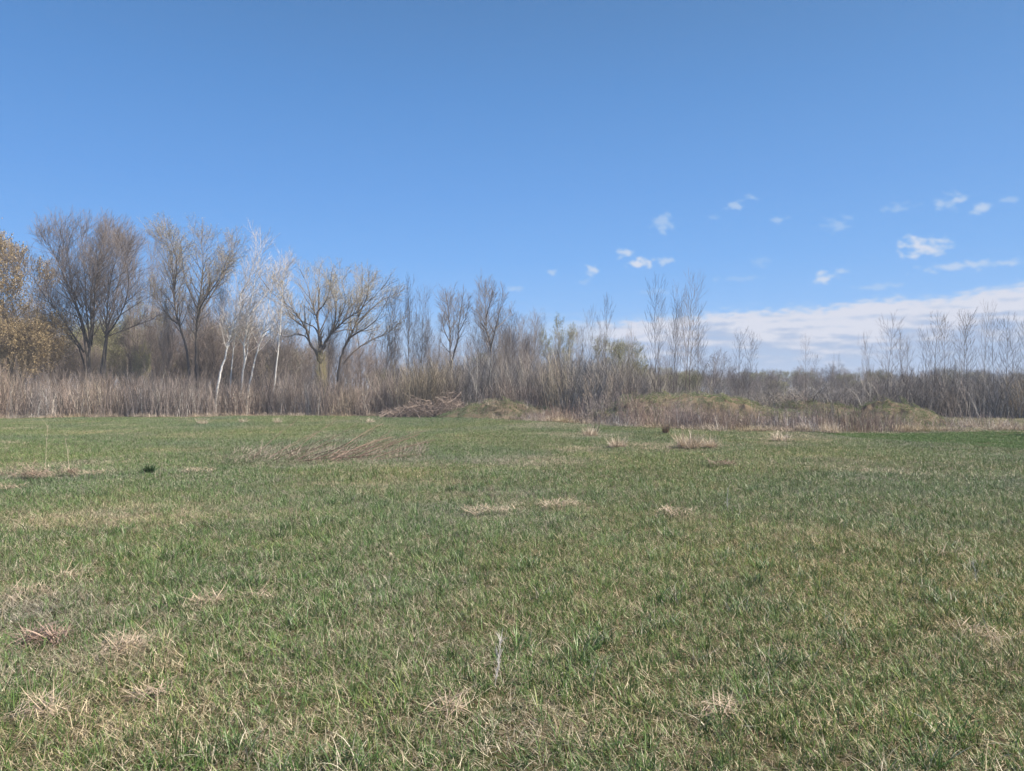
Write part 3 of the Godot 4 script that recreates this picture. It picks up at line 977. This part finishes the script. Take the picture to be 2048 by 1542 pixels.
func wood() -> void:
	var grey := Habit.new()
	grey.count = [8, 8, 6]
	grey.per_metre = 3.8
	grey.reach = 2.45
	grey.bark = Color(0.1, 0.09, 0.08)
	grey.bark_thin = Color(0.14, 0.12, 0.11)
	grey.twig_color = Color(0.15, 0.13, 0.125)
	rng.seed = 1
	big_tree("bare_tree", GREY_OAK, grey, M.bark, 1.8, "dense dark grey bare tree with many stems rising from one base")
	var bud := Habit.new()
	bud.count = [7, 7, 5]
	bud.per_metre = 3.6
	bud.reach = 2.45
	bud.bark = Color(0.1, 0.088, 0.08)
	bud.leaves = 1
	bud.leaf_size = 0.042
	bud.twig_color = Color(0.2, 0.175, 0.155)
	bud.bark_thin = Color(0.15, 0.13, 0.115)
	bud.leaf_color = Color(0.27, 0.255, 0.12)
	bud.leaf_color2 = Color(0.36, 0.32, 0.19)
	rng.seed = 2
	big_tree("budding_tree", TALL_FORK, bud, M.bark, 4.0, "tall dark-trunked tree forked low, with yellowish buds, beside the white birches", "tree", "", "buds")
	var cotton := Habit.new()
	cotton.count = [7, 7, 4]
	cotton.per_metre = 3.0
	cotton.reach = 2.45
	cotton.bark = Color(0.14, 0.12, 0.105)
	cotton.bark_thin = Color(0.18, 0.155, 0.13)
	cotton.twig_color = Color(0.29, 0.26, 0.215)
	cotton.leaves = 1
	cotton.leaf_size = 0.036
	cotton.leaf_color = Color(0.27, 0.26, 0.14)
	cotton.leaf_color2 = Color(0.38, 0.35, 0.24)
	rng.seed = 3
	var wide := big_tree("spreading_tree", SPREADING, cotton, M.bark, 3.6, "wide spreading tree with thick limbs fanning out from a short trunk", "tree", "", "buds")
	var shoots := Geo.new()
	for i in 420:
		var a := around()
		var p := Vector3(0.05, rnd(1.2, 4.4), 0) + a * rnd(0.15, 0.3)
		shoots.spike(p, p + (a * 0.35 + Vector3(0, 1, 0) + ball() * 0.25).normalized() * rnd(0.3, 0.9), 0.007, mixed(Color(0.22, 0.2, 0.08), Color(0.34, 0.31, 0.13)))
	part(shoots.done(M.twig), "shoots", wide, true)
	rng.seed = 4
	big_tree("leaning_tree", LEANING, cotton, M.bark, 3.6, "tree leaning away just beyond the wide spreading tree", "tree", "", "buds")
	var birch := Habit.new()
	birch.count = [6, 6, 4]
	birch.per_metre = 3.4
	birch.reach = 2.0
	birch.first = 0.35
	birch.bark = Color(0.92, 0.92, 0.92)
	birch.bark_thin = Color(0.88, 0.86, 0.84)
	birch.taper = 1.15
	birch.twig_color = Color(0.42, 0.385, 0.355)
	var names := ["white birch trunk kinked low, nearest the tall dark forked tree", "tallest white birch, twin stemmed, in the middle of the birches", "short white birch leaning between the tallest and the last birch", "white birch closest to the wide spreading tree", "thinnest white birch stem, between the kinked one and the tallest"]
	var rows := [BIRCH_A, BIRCH_B, BIRCH_C, BIRCH_D, BIRCH_E]
	for i in 5:
		rng.seed = 10 + i
		big_tree("birch_tree", rows[i], birch, M.birch, 4.2, names[i], "birch", "white birches at the edge of the wood")
	var slim := Habit.new()
	slim.count = [6, 7, 5]
	slim.per_metre = 3.8
	slim.reach = 1.9
	slim.rise = 0.2
	slim.bark = Color(0.15, 0.135, 0.12)
	slim.twig_color = Color(0.17, 0.15, 0.14)
	rng.seed = 20
	big_tree("bare_tree", TWIN, slim, M.bark, 4.0, "bare grey tree with two upright stems behind the brush pile")
	rng.seed = 21
	big_tree("bare_tree", TALLEST_MID, slim, M.bark, 4.0, "tall bare forked tree standing highest above the earth mound and brush pile")

	# stock trees for the rest of the wood
	var kits := {}
	var open := Habit.new()
	open.count = [7, 6, 4]
	open.per_metre = 2.8
	open.reach = 2.2
	open.bark = Color(0.14, 0.12, 0.11)
	open.twig_color = Color(0.19, 0.165, 0.155)
	for i in 3:
		kits["round%d" % i] = stock("round", open, 40 + i)
	slim.per_metre = 2.7
	slim.reach = 2.3
	slim.count = [5, 5, 4]
	slim.rise = 0.14
	for i in 3:
		kits["narrow%d" % i] = stock("narrow", slim, 50 + i)
	var pole := Habit.new()
	pole.levels = 3
	pole.twig = 0.008
	pole.count = [4, 4, 2]
	pole.per_metre = 2.3
	pole.reach = 2.6
	pole.rise = 0.26
	pole.first = 0.22
	pole.bark = Color(0.12, 0.1, 0.09)
	pole.bark_thin = Color(0.15, 0.125, 0.11)
	pole.twig_color = Color(0.16, 0.135, 0.12)
	for i in 3:
		kits["pole%d" % i] = stock("pole", pole, 60 + i)
	var gold := Habit.new()
	gold.count = [7, 6, 4]
	gold.per_metre = 2.8
	gold.reach = 2.0
	gold.twig_color = Color(0.2, 0.15, 0.1)
	gold.leaves = 4
	gold.leaf_size = 0.065
	gold.leaf_color = Color(0.24, 0.18, 0.09)
	gold.leaf_color2 = Color(0.4, 0.32, 0.19)
	for i in 2:
		kits["gold%d" % i] = stock("round", gold, 70 + i)
	var pale := Habit.new()
	pale.count = [7, 7, 5]
	pale.per_metre = 2.8
	pale.reach = 2.0
	pale.twig_color = Color(0.22, 0.2, 0.14)
	pale.leaves = 2
	pale.leaf_size = 0.05
	pale.leaf_color = Color(0.22, 0.23, 0.09)
	pale.leaf_color2 = Color(0.36, 0.35, 0.18)
	for i in 2:
		kits["pale%d" % i] = stock("round", pale, 80 + i)
	var shrub := Habit.new()
	shrub.count = [6, 5, 4]
	shrub.per_metre = 2.3
	shrub.reach = 1.8
	shrub.bark = Color(0.13, 0.11, 0.1)
	shrub.twig_color = Color(0.24, 0.2, 0.185)
	kits["wood0"] = stock("round", shrub, 90)
	kits["wood1"] = stock("narrow", shrub, 91)

	rng.seed = 900
	for t in TREES:
		var kit: Array = kits[t[0]]
		stand(kit, t[1], at_ground(t[2], t[3]), t[4], t[5], rng.randf() * TAU, t[6], t[7], t[8], t[9])

	# the wood behind, too deep to count
	var o := stuff("distant_wood", "grey-brown bare wood closing the view behind the first trees", "wood")
	var names2 := ["wood0", "wood1", "round1", "pale1"]
	for k in 4:
		var where: Array[Transform3D] = []
		var tints := PackedColorArray()
		rng.seed = 950 + k
		for i in [90, 190, 70, 34][k]:
			var d := rnd(58, 95)
			var x := rnd(-0.95, -0.31) * d
			var tall := rnd(5.0, 9.5)
			if rng.randf() < 0.18:
				x = rnd(-0.31, 0.2) * d
				tall = rnd(3.0, 4.6)
			where.append(Transform3D(Basis(Vector3.UP, rng.randf() * TAU).scaled(Vector3(tall * rnd(0.09, 0.14), tall * 0.1, tall * rnd(0.09, 0.14))), at_ground(x, d)))
			tints.append(Color(1, 1, 1) * rnd(0.75, 1.1))
		for i in [22, 26, 12, 4][k]:
			var d := rnd(62, 95)
			var x := rnd(-0.31, 0.12) * d
			var tall := rnd(4.5, 7.6)
			where.append(Transform3D(Basis(Vector3.UP, rng.randf() * TAU).scaled(Vector3(tall * 0.1, tall * 0.1, tall * 0.1)), at_ground(x, d)))
			tints.append(Color(1, 1, 1) * rnd(0.85, 1.15))
		for i in [40, 30, 14, 20][k]:
			var d := rnd(72, 110)
			var x := rnd(0.14, 0.62) * d
			var tall := rnd(3.0, 4.6) * d / 90.0
			where.append(Transform3D(Basis(Vector3.UP, rng.randf() * TAU).scaled(Vector3(tall * 0.12, tall * 0.1, tall * 0.12)), at_ground(x, d)))
			tints.append(Color(1, 1, 1) * rnd(0.8, 1.1))
		# the far tree line on the right
		for i in [70, 50, 50, 60][k]:
			var d := rnd(120, 230)
			var x := rnd(0.05, 0.95) * d
			var tall := rnd(4.5, 8.0) * d / 175.0
			where.append(Transform3D(Basis(Vector3.UP, rng.randf() * TAU).scaled(Vector3(tall * 0.13, tall * 0.1, tall * 0.13)), at_ground(x, d)))
			tints.append(Color(1, 1, 1) * rnd(0.8, 1.15))
		for part_at in 3:
			if kits[names2[k]][part_at]:
				copies(["trunk", "crown", "leaves"][part_at], kits[names2[k]][part_at], where, tints, o)

	# thin saplings standing out from the thicket
	var sapling := Habit.new()
	sapling.levels = 2
	sapling.count = [4, 4, 3]
	sapling.per_metre = 2.4
	sapling.reach = 2.0
	sapling.rise = 0.3
	sapling.twig = 0.009
	sapling.bark = Color(0.27, 0.235, 0.2)
	sapling.bark_thin = Color(0.27, 0.23, 0.2)
	sapling.twig_color = Color(0.25, 0.215, 0.19)
	var young := []
	for i in 5:
		young.append(stock("pole", sapling, 130 + i))
	rng.seed = 960
	for i in 90:
		var x := rnd(-9.5, 9.0)
		var d := maxf(edge(x) + rnd(1.0, 10.0), rnd(49.4, 56.0))
		var tall := rnd(3.2, 6.2) * (0.8 if x < -4 else 1.0)
		var tilt := rnd(-0.11, 0.11)
		stand(young[i % 5], "sapling", at_ground(x, d), tall, tall * 0.55, rng.randf() * TAU, tilt, sapling_label(x, d, tall, tilt, "pale thicket"), "sapling", "saplings behind the brush pile")
	for i in 60:
		var d := rnd(45.5, 54.0)
		var x := rnd(0.42, 0.74) * d
		var tall := rnd(2.2, 3.7)
		var tilt := rnd(-0.11, 0.11)
		stand(young[i % 5], "sapling", at_ground(x, d), tall, tall * 0.6, rng.randf() * TAU, tilt, sapling_label(x, d, tall, tilt, "grey thicket"), "sapling", "saplings behind the grassy mound")
	for i in 45:
		var x := rnd(-33.0, -10.0)
		var d := edge(x) + rnd(0.3, 4.0)
		var tall := rnd(2.6, 4.2)
		var tilt := rnd(-0.11, 0.11)
		stand(young[i % 5], "sapling", at_ground(x, d), tall, tall * 0.4, rng.randf() * TAU, tilt, sapling_label(x, d, tall, tilt, "brown thicket"), "sapling", "saplings below the large trees")

	# stands outside the picture; its shadow falls in from the side
	var ever := Habit.new()
	ever.twig = 0.006
	ever.levels = 2
	ever.count = [9, 9, 4]
	ever.per_metre = 11.0
	ever.reach = 1.5
	ever.rise = -0.03
	ever.first = 0.06
	ever.leaves = 5
	ever.leaf_size = 0.07
	ever.leaf_color = Color(0.03, 0.055, 0.025)
	ever.leaf_color2 = Color(0.05, 0.085, 0.035)
	rng.seed = 31
	big_tree("conifer", [24.9, -26.4, [[0.12, 0.02, [0, 0, 0, 0.03, 2.0, 0, 0, 4.0, 0.02, 0, 5.6, 0]]]], ever, M.bark, 0.3, "dark green conifer beyond the end of the short turf", "conifer", "", "needles")

const MARKS := [-0.63, "dense grey many-stemmed tree", -0.43, "dark forked tree", -0.36, "birches", -0.26, "wide spreading tree", -0.142, "column-shaped tree", -0.084, "two-stemmed bare tree", -0.028, "tall forked bare tree", 0.02, "rounded bare tree", 0.064, "pale yellowish tree", 0.115, "pair of thin aspens", 0.155, "olive-green tree", 0.41, "gap past the mound", 0.5, "fan-shaped aspen", 0.57, "broad tall aspen", 0.63, "close pair of aspens", 0.7, "bushy tall aspen"]

func sapling_label(x: float, d: float, tall: float, lean: float, place: String) -> String:
	var best := ""
	var least := 99.0
	for i in range(0, MARKS.size(), 2):
		if absf(x / d - MARKS[i]) < least:
			least = absf(x / d - MARKS[i])
			best = MARKS[i + 1]
	var size := "short" if tall < 3.3 else ("tall" if tall > 4.6 else "middling")
	var pose := "upright" if absf(lean) < 0.02 else ("tilting right" if lean > 0 else "tilting left")
	var depth := "fronting" if d - maxf(edge(x), 45.0) < 3.0 else ("deep in" if d - maxf(edge(x), 45.0) > 6.5 else "inside")
	return "%s thin sapling, %s, %s %s by the %s" % [size, pose, depth, place, best]

func thickets() -> void:
	var brown: Array[ArrayMesh] = []
	var ash: Array[ArrayMesh] = []
	var rust: Array[ArrayMesh] = []
	for i in 4:
		brown.append(stem_clump(22, 0.75, 1.0, 3.2, 0.0135, 6, Color(0.215, 0.168, 0.145), Color(0.42, 0.345, 0.295), 610 + i))
		ash.append(stem_clump(18, 0.8, 1.4, 4.4, 0.015, 8, Color(0.17, 0.15, 0.14), Color(0.36, 0.315, 0.28), 620 + i))
		rust.append(stem_clump(22, 0.7, 0.35, 1.6, 0.0075, 5, Color(0.22, 0.16, 0.14), Color(0.39, 0.305, 0.265), 630 + i))
	rng.seed = 640
	var a := []
	var b := []
	var c := []
	for i in 1250:
		var x := rnd(-50, 2.0)
		var deep := pow(rng.randf(), 1.15) * 13.0
		var d := edge(x) + 0.5 + deep
		if x > -8.5:
			d = maxf(d, 49.3)
		a.append([x, d, rnd(0.8, 1.15) * (1.0 + 0.3 * patchy.get_noise_2d(x * 1.2, d * 0.8)) * (0.82 if x > -12.0 else 1.0)])
	for i in 260:
		var d := rnd(63.0, 95.0)
		b.append([rnd(0.1, 0.46) * d, d, rnd(0.45, 0.75) * d / 72.0])
	for i in 620:
		var d := rnd(46.0, 62.0)
		var x := rnd(-0.16, 0.2) * d
		if d < 49.5 and x < 2.5:
			continue
		b.append([x, d, rnd(0.75, 1.1) * (1.0 - 0.35 * smoothstep(5.0, 11.0, x)) * (0.8 + 0.2 * smoothstep(-9.0, -2.0, x))])
	for i in 900:
		var d := rnd(45.0, 62.0)
		var x := rnd(0.3, 0.95) * d
		b.append([x, d, rnd(0.45, 0.8) * (0.42 + 0.58 * smoothstep(0.4, 0.52, x / d))])
	for i in 480:
		var x := rnd(0.6, 15.0)
		var d := edge(x) + 0.4 + rng.randf() * 6.0
		var drift := patchy.get_noise_2d(x * 2.2, d * 2.2 + 70.0)
		if drift > -0.12:
			c.append([x, d, rnd(0.2, 0.75) * (1.0 + drift * 1.5) * (0.6 if x < 3.5 else 1.0)])
	for i in 60:
		var x := rnd(15.0, 40.0)
		var d := edge(x) + 0.6 + rng.randf() * 3.0
		c.append([x, d, rnd(0.3, 0.6)])
	var fringe: Array[ArrayMesh] = []
	var f := []
	for i in 4:
		rng.seed = 650 + i
		fringe.append(tussock(90, 0.5, 0.3, 0.011, 0.1, 1.1, 0.9, Color(0.33, 0.26, 0.19), Color(0.55, 0.45, 0.34), 3))
	for i in 700:
		var x := rnd(-45, 36)
		var d := edge(x) + rng.randfn(0.5, 0.6)
		if mown(x, d - 1.0) and d < edge(x) + 0.4:
			continue
		f.append([x, d, rnd(0.3, 1.0)])
	sow("dry_grass_fringe", "pale dry grass fringe along the far edge of the meadow", fringe, f)
	sow("brown_thicket", "dense thicket of thin reddish-brown stems along the far edge of the meadow", brown, a)
	sow("grey_thicket", "dense grey thicket of taller bare stems behind the mounds", ash, b)
	sow("low_shrub_thicket", "low pinkish-brown twiggy shrubs in front of the earth mound", rust, c)

func sow(called: String, label: String, kinds: Array[ArrayMesh], spots: Array) -> void:
	var o := stuff(called, label, "grass" if called.contains("grass") else "thicket")
	for k in kinds.size():
		var where: Array[Transform3D] = []
		var tints := PackedColorArray()
		for i in range(k, spots.size(), kinds.size()):
			var s: Array = spots[i]
			var f := patchy.get_noise_2d(s[0] * 1.5, 40.0)
			where.append(Transform3D(Basis(Vector3.UP, rng.randf() * TAU).scaled(Vector3(1, s[2], 1)), at_ground(s[0], s[1])))
			tints.append(Color(1.0 + f * 0.2, 1.0 + (0.06 if f > 0.18 else 0.0), 1.0 - f * 0.25) * rnd(0.72, 1.15))
		copies("stems", kinds[k], where, tints, o)

const TUFTS := [
	["pile",-8.83,13.54,0.530,900,"long low heap of dry straw before two thin stalks","dry_grass_clump"],
	["pile",-8.30,13.94,0.226,300,"small pointed heap of dry straw beside the long straw heap","dry_grass_clump"],
	["mat",-7.80,14.02,0.341,200,"flat strip of dry straw leading away from the small pointed heap","dry_grass_clump"],
	["mat",-7.90,11.67,0.355,300,"flat dry straw patch nearest below the long straw heap","dry_grass_clump"],
	["mat",-6.03,14.36,0.330,240,"flat pale straw patch beyond the dark green weed","dry_grass_clump"],
	["mat",-15.38,22.57,0.335,220,"straw tussock far off near the meadow's brown corner","dry_grass_clump"],
	["tuft",-15.72,37.61,0.381,160,"pinkish dry tussock at the foot of the brown thicket","dry_grass_clump"],
	["tuft",-14.09,38.85,0.315,120,"small pale tussock by the brown thicket under the birches","dry_grass_clump"],
	["tuft",-12.28,38.85,0.315,110,"small tussock by the brown thicket before the spreading tree","dry_grass_clump"],
	["tuft",-7.40,38.85,0.315,110,"small pale tussock by the thicket past the leaning tree","dry_grass_clump"],
	["tuft",2.84,26.93,0.436,260,"sprawling pale tussock at the foot of the lone bush","dry_grass_clump"],
	["mat",1.91,26.62,0.539,220,"flat straw beside the lone bush","dry_grass_clump"],
	["mat",1.89,20.61,0.445,320,"rounded flat heap of pale straw","dry_grass_clump"],
	["tuft",3.10,21.74,0.382,240,"upright pinkish tussock after the rounded straw heap","dry_grass_clump"],
	["mat",3.87,21.94,0.504,300,"low straw between the pinkish tussock and the big pale one","dry_grass_clump"],
	["dark",5.78,27.88,0.414,170,"dark brown upright tuft standing by itself near the shrubs","dry_grass_clump"],
	["tuft",5.03,21.16,0.514,420,"biggest pale straw tussock, fan shaped","dry_grass_clump"],
	["tuft",5.68,21.35,0.375,260,"drooping tussock right after the biggest pale one","dry_grass_clump"],
	["mat",4.18,20.25,0.547,220,"strip of straw in front of the biggest pale tussock","dry_grass_clump"],
	["brown",4.46,15.69,0.201,300,"small brown heap of dead plants alone on the grass","dry_grass_clump"],
	["tuft",8.66,23.94,0.388,220,"loose dry tussock near the short turf","dry_grass_clump"],
	["mat",9.91,25.48,1.032,420,"wide loose straw patch at the start of the short turf","dry_grass_clump"],
	["tuft",12.26,28.55,0.501,240,"pinkish dry tussock against the low shrubs","dry_grass_clump"],
	["tuft",11.58,29.25,0.435,220,"smaller dry tussock against the low shrubs","dry_grass_clump"],
	["mat",14.14,29.25,1.185,300,"strip of dry straw below the grassy mound","dry_grass_clump"],
	["tuft",20.08,32.46,0.482,200,"dry brown tussock beyond the short turf","dry_grass_clump"],
	["tuft",21.61,32.46,0.570,220,"broad dry brown tussock beyond the end of the turf","dry_grass_clump"],
	["mat",-2.36,4.60,0.171,520,"bleached straw clump in the near grass","dry_grass_clump"],
	["mat",-3.78,5.88,0.143,320,"small straw patch in the near grass above the bleached clump","dry_grass_clump"],
	["mat",-3.82,6.40,0.121,240,"smaller straw patch beyond the near one","dry_grass_clump"],
	["mat",-2.30,5.60,0.144,300,"greyish straw clump beyond the bleached clump","dry_grass_clump"],
	["tuft",-1.12,7.16,0.087,90,"small reddish dry tuft in the middle of the field","dry_grass_clump"],
	["brown",-3.00,4.75,0.128,300,"reddish brown flattened patch in the near grass","dry_grass_clump"],
	["mat",0.57,10.35,0.279,300,"pale straw patch mid field","dry_grass_clump"],
	["mat",-0.42,9.67,0.294,260,"reddish straw patch mid field beside the pale one","dry_grass_clump"],
	["mat",2.06,9.67,0.261,240,"thin straw patch mid field under the brown heap","dry_grass_clump"],
	["mat",4.31,7.29,0.222,260,"dark straw patch in the greener side of the field","dry_grass_clump"],
	["tuft",-2.36,4.58,0.124,110,"upright curling blades of the bleached straw clump in the near grass","dry_grass_clump"],
	["mat",-1.83,3.78,0.066,130,"small curled straw clump nearest below the bleached clump","dry_grass_clump"],
	["mat",-2.23,3.59,0.109,200,"ragged straw patch low in the near grass","dry_grass_clump"],
	["mat",-0.38,3.62,0.093,170,"straw patch near the dead weed","dry_grass_clump"],
	["mat",-1.95,5.74,0.085,110,"small rounded straw tuft beside the greyish clump","dry_grass_clump"],
	["mat",1.02,3.62,0.098,160,"thin straw patch in the nearest darker grass","dry_grass_clump"],
	["mat",3.09,4.84,0.147,170,"reddish straw patch at the darker grass's far side","dry_grass_clump"],
	["green",-6.94,14.19,0.211,170,"dark green leafy weed between the straw heaps","green_weed"]]

func in_the_grass() -> void:
	rng.seed = 2000
	for t in TUFTS:
		var mesh: ArrayMesh
		var s: float = t[3]
		var tan_a := Color(0.36, 0.275, 0.19)
		var tan_b := Color(0.54, 0.45, 0.35)
		match t[0]:
			"mat":
				mesh = heap(int(t[4] * 0.7), s, s * 0.75, s * 0.24, 0.2, 0.0055 if t[2] < 8.0 else 0.009, tan_a, tan_b, 4)
			"pile":
				mesh = heap(int(t[4]), s, s * 0.5, s * 0.62, 0.26, 0.009, Color(0.22, 0.16, 0.12), Color(0.5, 0.4, 0.31), 3)
			"tuft":
				mesh = tussock(int(t[4] * 1.4), s * 1.1, s * 0.6, 0.007 if t[2] < 8.0 else 0.01, 0.1, 1.35, 0.9, Color(0.44, 0.36, 0.27), Color(0.64, 0.55, 0.44), 4)
			"dark":
				mesh = tussock(int(t[4]), s, s * 0.25, 0.012, 0.02, 0.6, 0.7, Color(0.12, 0.085, 0.06), Color(0.27, 0.19, 0.13), 3)
			"brown":
				mesh = heap(int(t[4]), s, s * 0.7, s * 0.45, 0.22, 0.01, Color(0.2, 0.14, 0.11), Color(0.42, 0.31, 0.25), 3)
			"green":
				mesh = tussock(int(t[4]), s, s * 0.3, 0.016, 0.1, 0.9, 0.9, Color(0.02, 0.055, 0.015), Color(0.04, 0.09, 0.025), 3)
		var o := part(mesh, numbered(t[6]), self)
		o.name = t[6] if taken[t[6]] == 1 else "%s_%03d" % [t[6], taken[t[6]] - 1]
		o.position = at_ground(t[1], t[2]) + Vector3(0, 0.0 if t[2] < 7.5 else 0.05, 0)
		tag(o, t[5], "grass clump" if t[0] != "green" else "weed", "dry grass clumps in the meadow" if t[0] != "green" else "")
	stalks()
	fallen()
	brush()

func stalk_mesh(tall: float, r: float, twigs: int, col: Color, lean: float) -> ArrayMesh:
	var g := Geo.new()
	var p := Vector3(0, -0.05, 0)
	var d := Vector3(lean, 1, rnd(-.08, .08)).normalized()
	var pts := PackedVector3Array([p])
	for i in 5:
		d = (d + ball() * 0.07).normalized()
		p += d * (tall + 0.05) / 5.0
		pts.append(p)
	wiggle_tube(g, pts, r, r * 0.4, 4, col, col)
	for i in twigs:
		var f := rnd(1.5, 4.95)
		var k := int(f)
		var at := pts[k].lerp(pts[k + 1], f - k)
		var dir := (around() * rnd(0.25, 0.7) + Vector3.UP).normalized()
		var tip := at + dir * tall * rnd(0.12, 0.3)
		g.spike(at, tip, r * 0.6, col * rnd(0.85, 1.15))
		g.spike(at.lerp(tip, 0.5), tip + ball() * tall * 0.06, r * 0.45, col)
	return g.done(M.twig)

func stalks() -> void:
	rng.seed = 2100
	var pale := Color(0.5, 0.44, 0.34)
	var rows := [
		["dry_stalk", -9.34, 14.8, 0.98, 0.005, 4, 0.12, "tall thin dry stalk tilting right above the long straw heap"],
		["dry_stalk", -8.95, 15.0, 0.80, 0.005, 3, -0.08, "shorter thin dry stalk tilting left beside the small straw heap"],
		["dry_stalk", 5.45, 22.6, 0.75, 0.006, 5, 0.05, "dry stalk bending above the big pale tussock"],
		["dead_weed", -0.10, 3.95, 0.26, 0.0035, 26, 0.12, "pale grey feathery dead weed standing in the near grass"],
		["dead_weed", 3.9, 6.2, 0.2, 0.003, 18, -0.2, "pale bent dead weed in the darker grass"],
		["dead_weed", 2.9, 10.0, 0.3, 0.004, 16, 0.1, "small grey dead weed beyond the middle of the field"],
	]
	for r in rows:
		var o := part(stalk_mesh(r[3], r[4], r[5], pale if r[0] == "dry_stalk" else Color(0.5, 0.48, 0.46), r[6]), numbered(r[0]), self)
		o.name = r[0] if taken[r[0]] == 1 else "%s_%03d" % [r[0], taken[r[0]] - 1]
		o.position = at_ground(r[1], r[2])
		tag(o, r[7], "stalk" if r[0] == "dry_stalk" else "weed")
	# low leafless bush standing alone in front of the mound
	var bush := Habit.new()
	bush.count = [5, 5, 4]
	bush.per_metre = 2.6
	bush.reach = 0.9
	bush.first = 0.15
	bush.twig = 0.005
	bush.bark = Color(0.19, 0.16, 0.14)
	bush.twig_color = Color(0.27, 0.23, 0.2)
	var limbs := []
	rng.seed = 2110
	for i in 8:
		var a := TAU * i / 8.0 + rnd(-.3, .3)
		var out := rnd(0.3, 1.0)
		limbs.append([0.022, 0.008, [cos(a) * 0.08, -0.1, sin(a) * 0.08, cos(a) * out * 0.5, 0.7, sin(a) * out * 0.5, cos(a) * out, rnd(1.2, 2.0), sin(a) * out]])
	big_tree("bare_bush", [3.3, -29.5, limbs], bush, M.bark, 0.2, "leafless grey bush standing alone at the meadow edge before the mound", "bush")

func fallen() -> void:
	# a swathe of long brown stems blown flat in the meadow
	var o := thing("fallen_brush", at_ground(-4.6, 17.6), "long brown bent stems lying flat in a swathe across the meadow", "brush")
	rng.seed = 2200
	var shapes: Array[ArrayMesh] = []
	for i in 5:
		var g := Geo.new()
		var p := Vector3.ZERO
		var d := Vector3(1, rnd(0.35, 0.7), rnd(-.3, .1)).normalized()
		var pts := PackedVector3Array([p])
		for s in 5:
			d = (d + Vector3(0.05, -0.02, 0) + ball() * 0.08).normalized()
			p += d * 0.36
			pts.append(p)
		var col := mixed(Color(0.16, 0.115, 0.09), Color(0.3, 0.22, 0.17))
		wiggle_tube(g, pts, 0.014, 0.005, 4, col, col)
		for t in 7:
			var f := rnd(1.5, 4.9)
			var at := pts[int(f)].lerp(pts[int(f) + 1], f - int(f))
			g.spike(at, at + (d + ball() * 0.5 + Vector3(0, 0.2, 0)).normalized() * rnd(0.2, 0.5), 0.004, col * 1.2)
		shapes.append(g.done(M.twig))
	for i in 44:
		var m := part(shapes[i % 5], "stem", o)
		m.position = Vector3(rnd(-1.7, 1.5), 0.02, rnd(-1.3, 0.7))
		m.rotation = Vector3(rnd(-.3, .3), rnd(-.5, .8), rnd(-.25, .4))
		m.scale = Vector3.ONE * rnd(0.4, 0.95)
	var g2 := Geo.new()
	for i in 2600:
		var x := rnd(-1.9, 2.4)
		var z := rnd(-1.5, 0.9) - x * 0.35
		var out := (Vector3(1, 0, 0) + around() * 1.3).normalized()
		g2.blade(Vector3(x, rnd(0.0, 0.26), z), out, rnd(0.12, 0.45), 0.007, rnd(0.8, 1.5), rnd(-.2, .4), mixed(Color(0.2, 0.155, 0.13), Color(0.42, 0.345, 0.285)), 3, rnd(-1, 1))
	part(g2.done(M.straw), "dry_grass", o, true)

func brush() -> void:
	# the heap of cut branches at the foot of the thicket
	var o := thing("brush_pile", at_ground(-4.9, 47.6), "heap of grey cut branches piled at the foot of the thicket", "brush pile")
	rng.seed = 2300
	var shapes: Array[ArrayMesh] = []
	for i in 6:
		var g := Geo.new()
		var p := Vector3(-1.1, 0, 0)
		var d := Vector3(1, rnd(-.1, .1), 0).normalized()
		var pts := PackedVector3Array([p])
		for s in 5:
			d = (d + ball() * 0.16).normalized()
			p += d * 0.44
			pts.append(p)
		var col := mixed(Color(0.13, 0.105, 0.09), Color(0.36, 0.3, 0.26))
		wiggle_tube(g, pts, 0.04, 0.012, 5, col, col)
		for t in 10:
			var f := rnd(1.0, 4.9)
			var at := pts[int(f)].lerp(pts[int(f) + 1], f - int(f))
			g.spike(at, at + (d + ball() * 0.9).normalized() * rnd(0.3, 0.8), 0.011, col * 1.15)
		shapes.append(g.done(M.bark))
	for i in 110:
		var q := Vector3(rnd(-3.2, 3.0), 0, rnd(-0.9, 0.9))
		var high := (1.5 * exp(-pow((q.x - 0.9) / 1.0, 2)) + 1.0 * exp(-pow((q.x + 1.2) / 0.9, 2)) + 0.35) * (1.0 - absf(q.z) * 0.5)
		var m := part(shapes[i % 6], "branch", o)
		m.position = q + Vector3(0, high * rnd(0.15, 0.95), 0)
		m.rotation = Vector3(rnd(-.5, .5), rng.randf() * TAU, rnd(-.5, .5))
		m.scale = Vector3.ONE * rnd(0.45, 0.85)
	var g2 := Geo.new()
	for i in 4500:
		var q := Vector3(rnd(-3.4, 3.2), 0, rnd(-1.0, 1.0))
		var high := (1.45 * exp(-pow((q.x - 0.9) / 1.0, 2)) + 0.95 * exp(-pow((q.x + 1.2) / 0.9, 2)) + 0.32) * (1.0 - absf(q.z) * 0.5)
		q.y = high * rng.randf()
		g2.spike(q, q + ball().normalized() * rnd(0.25, 0.7), 0.009, mixed(Color(0.14, 0.11, 0.095), Color(0.36, 0.29, 0.25)))
	part(g2.done(M.twig), "twigs", o, true)
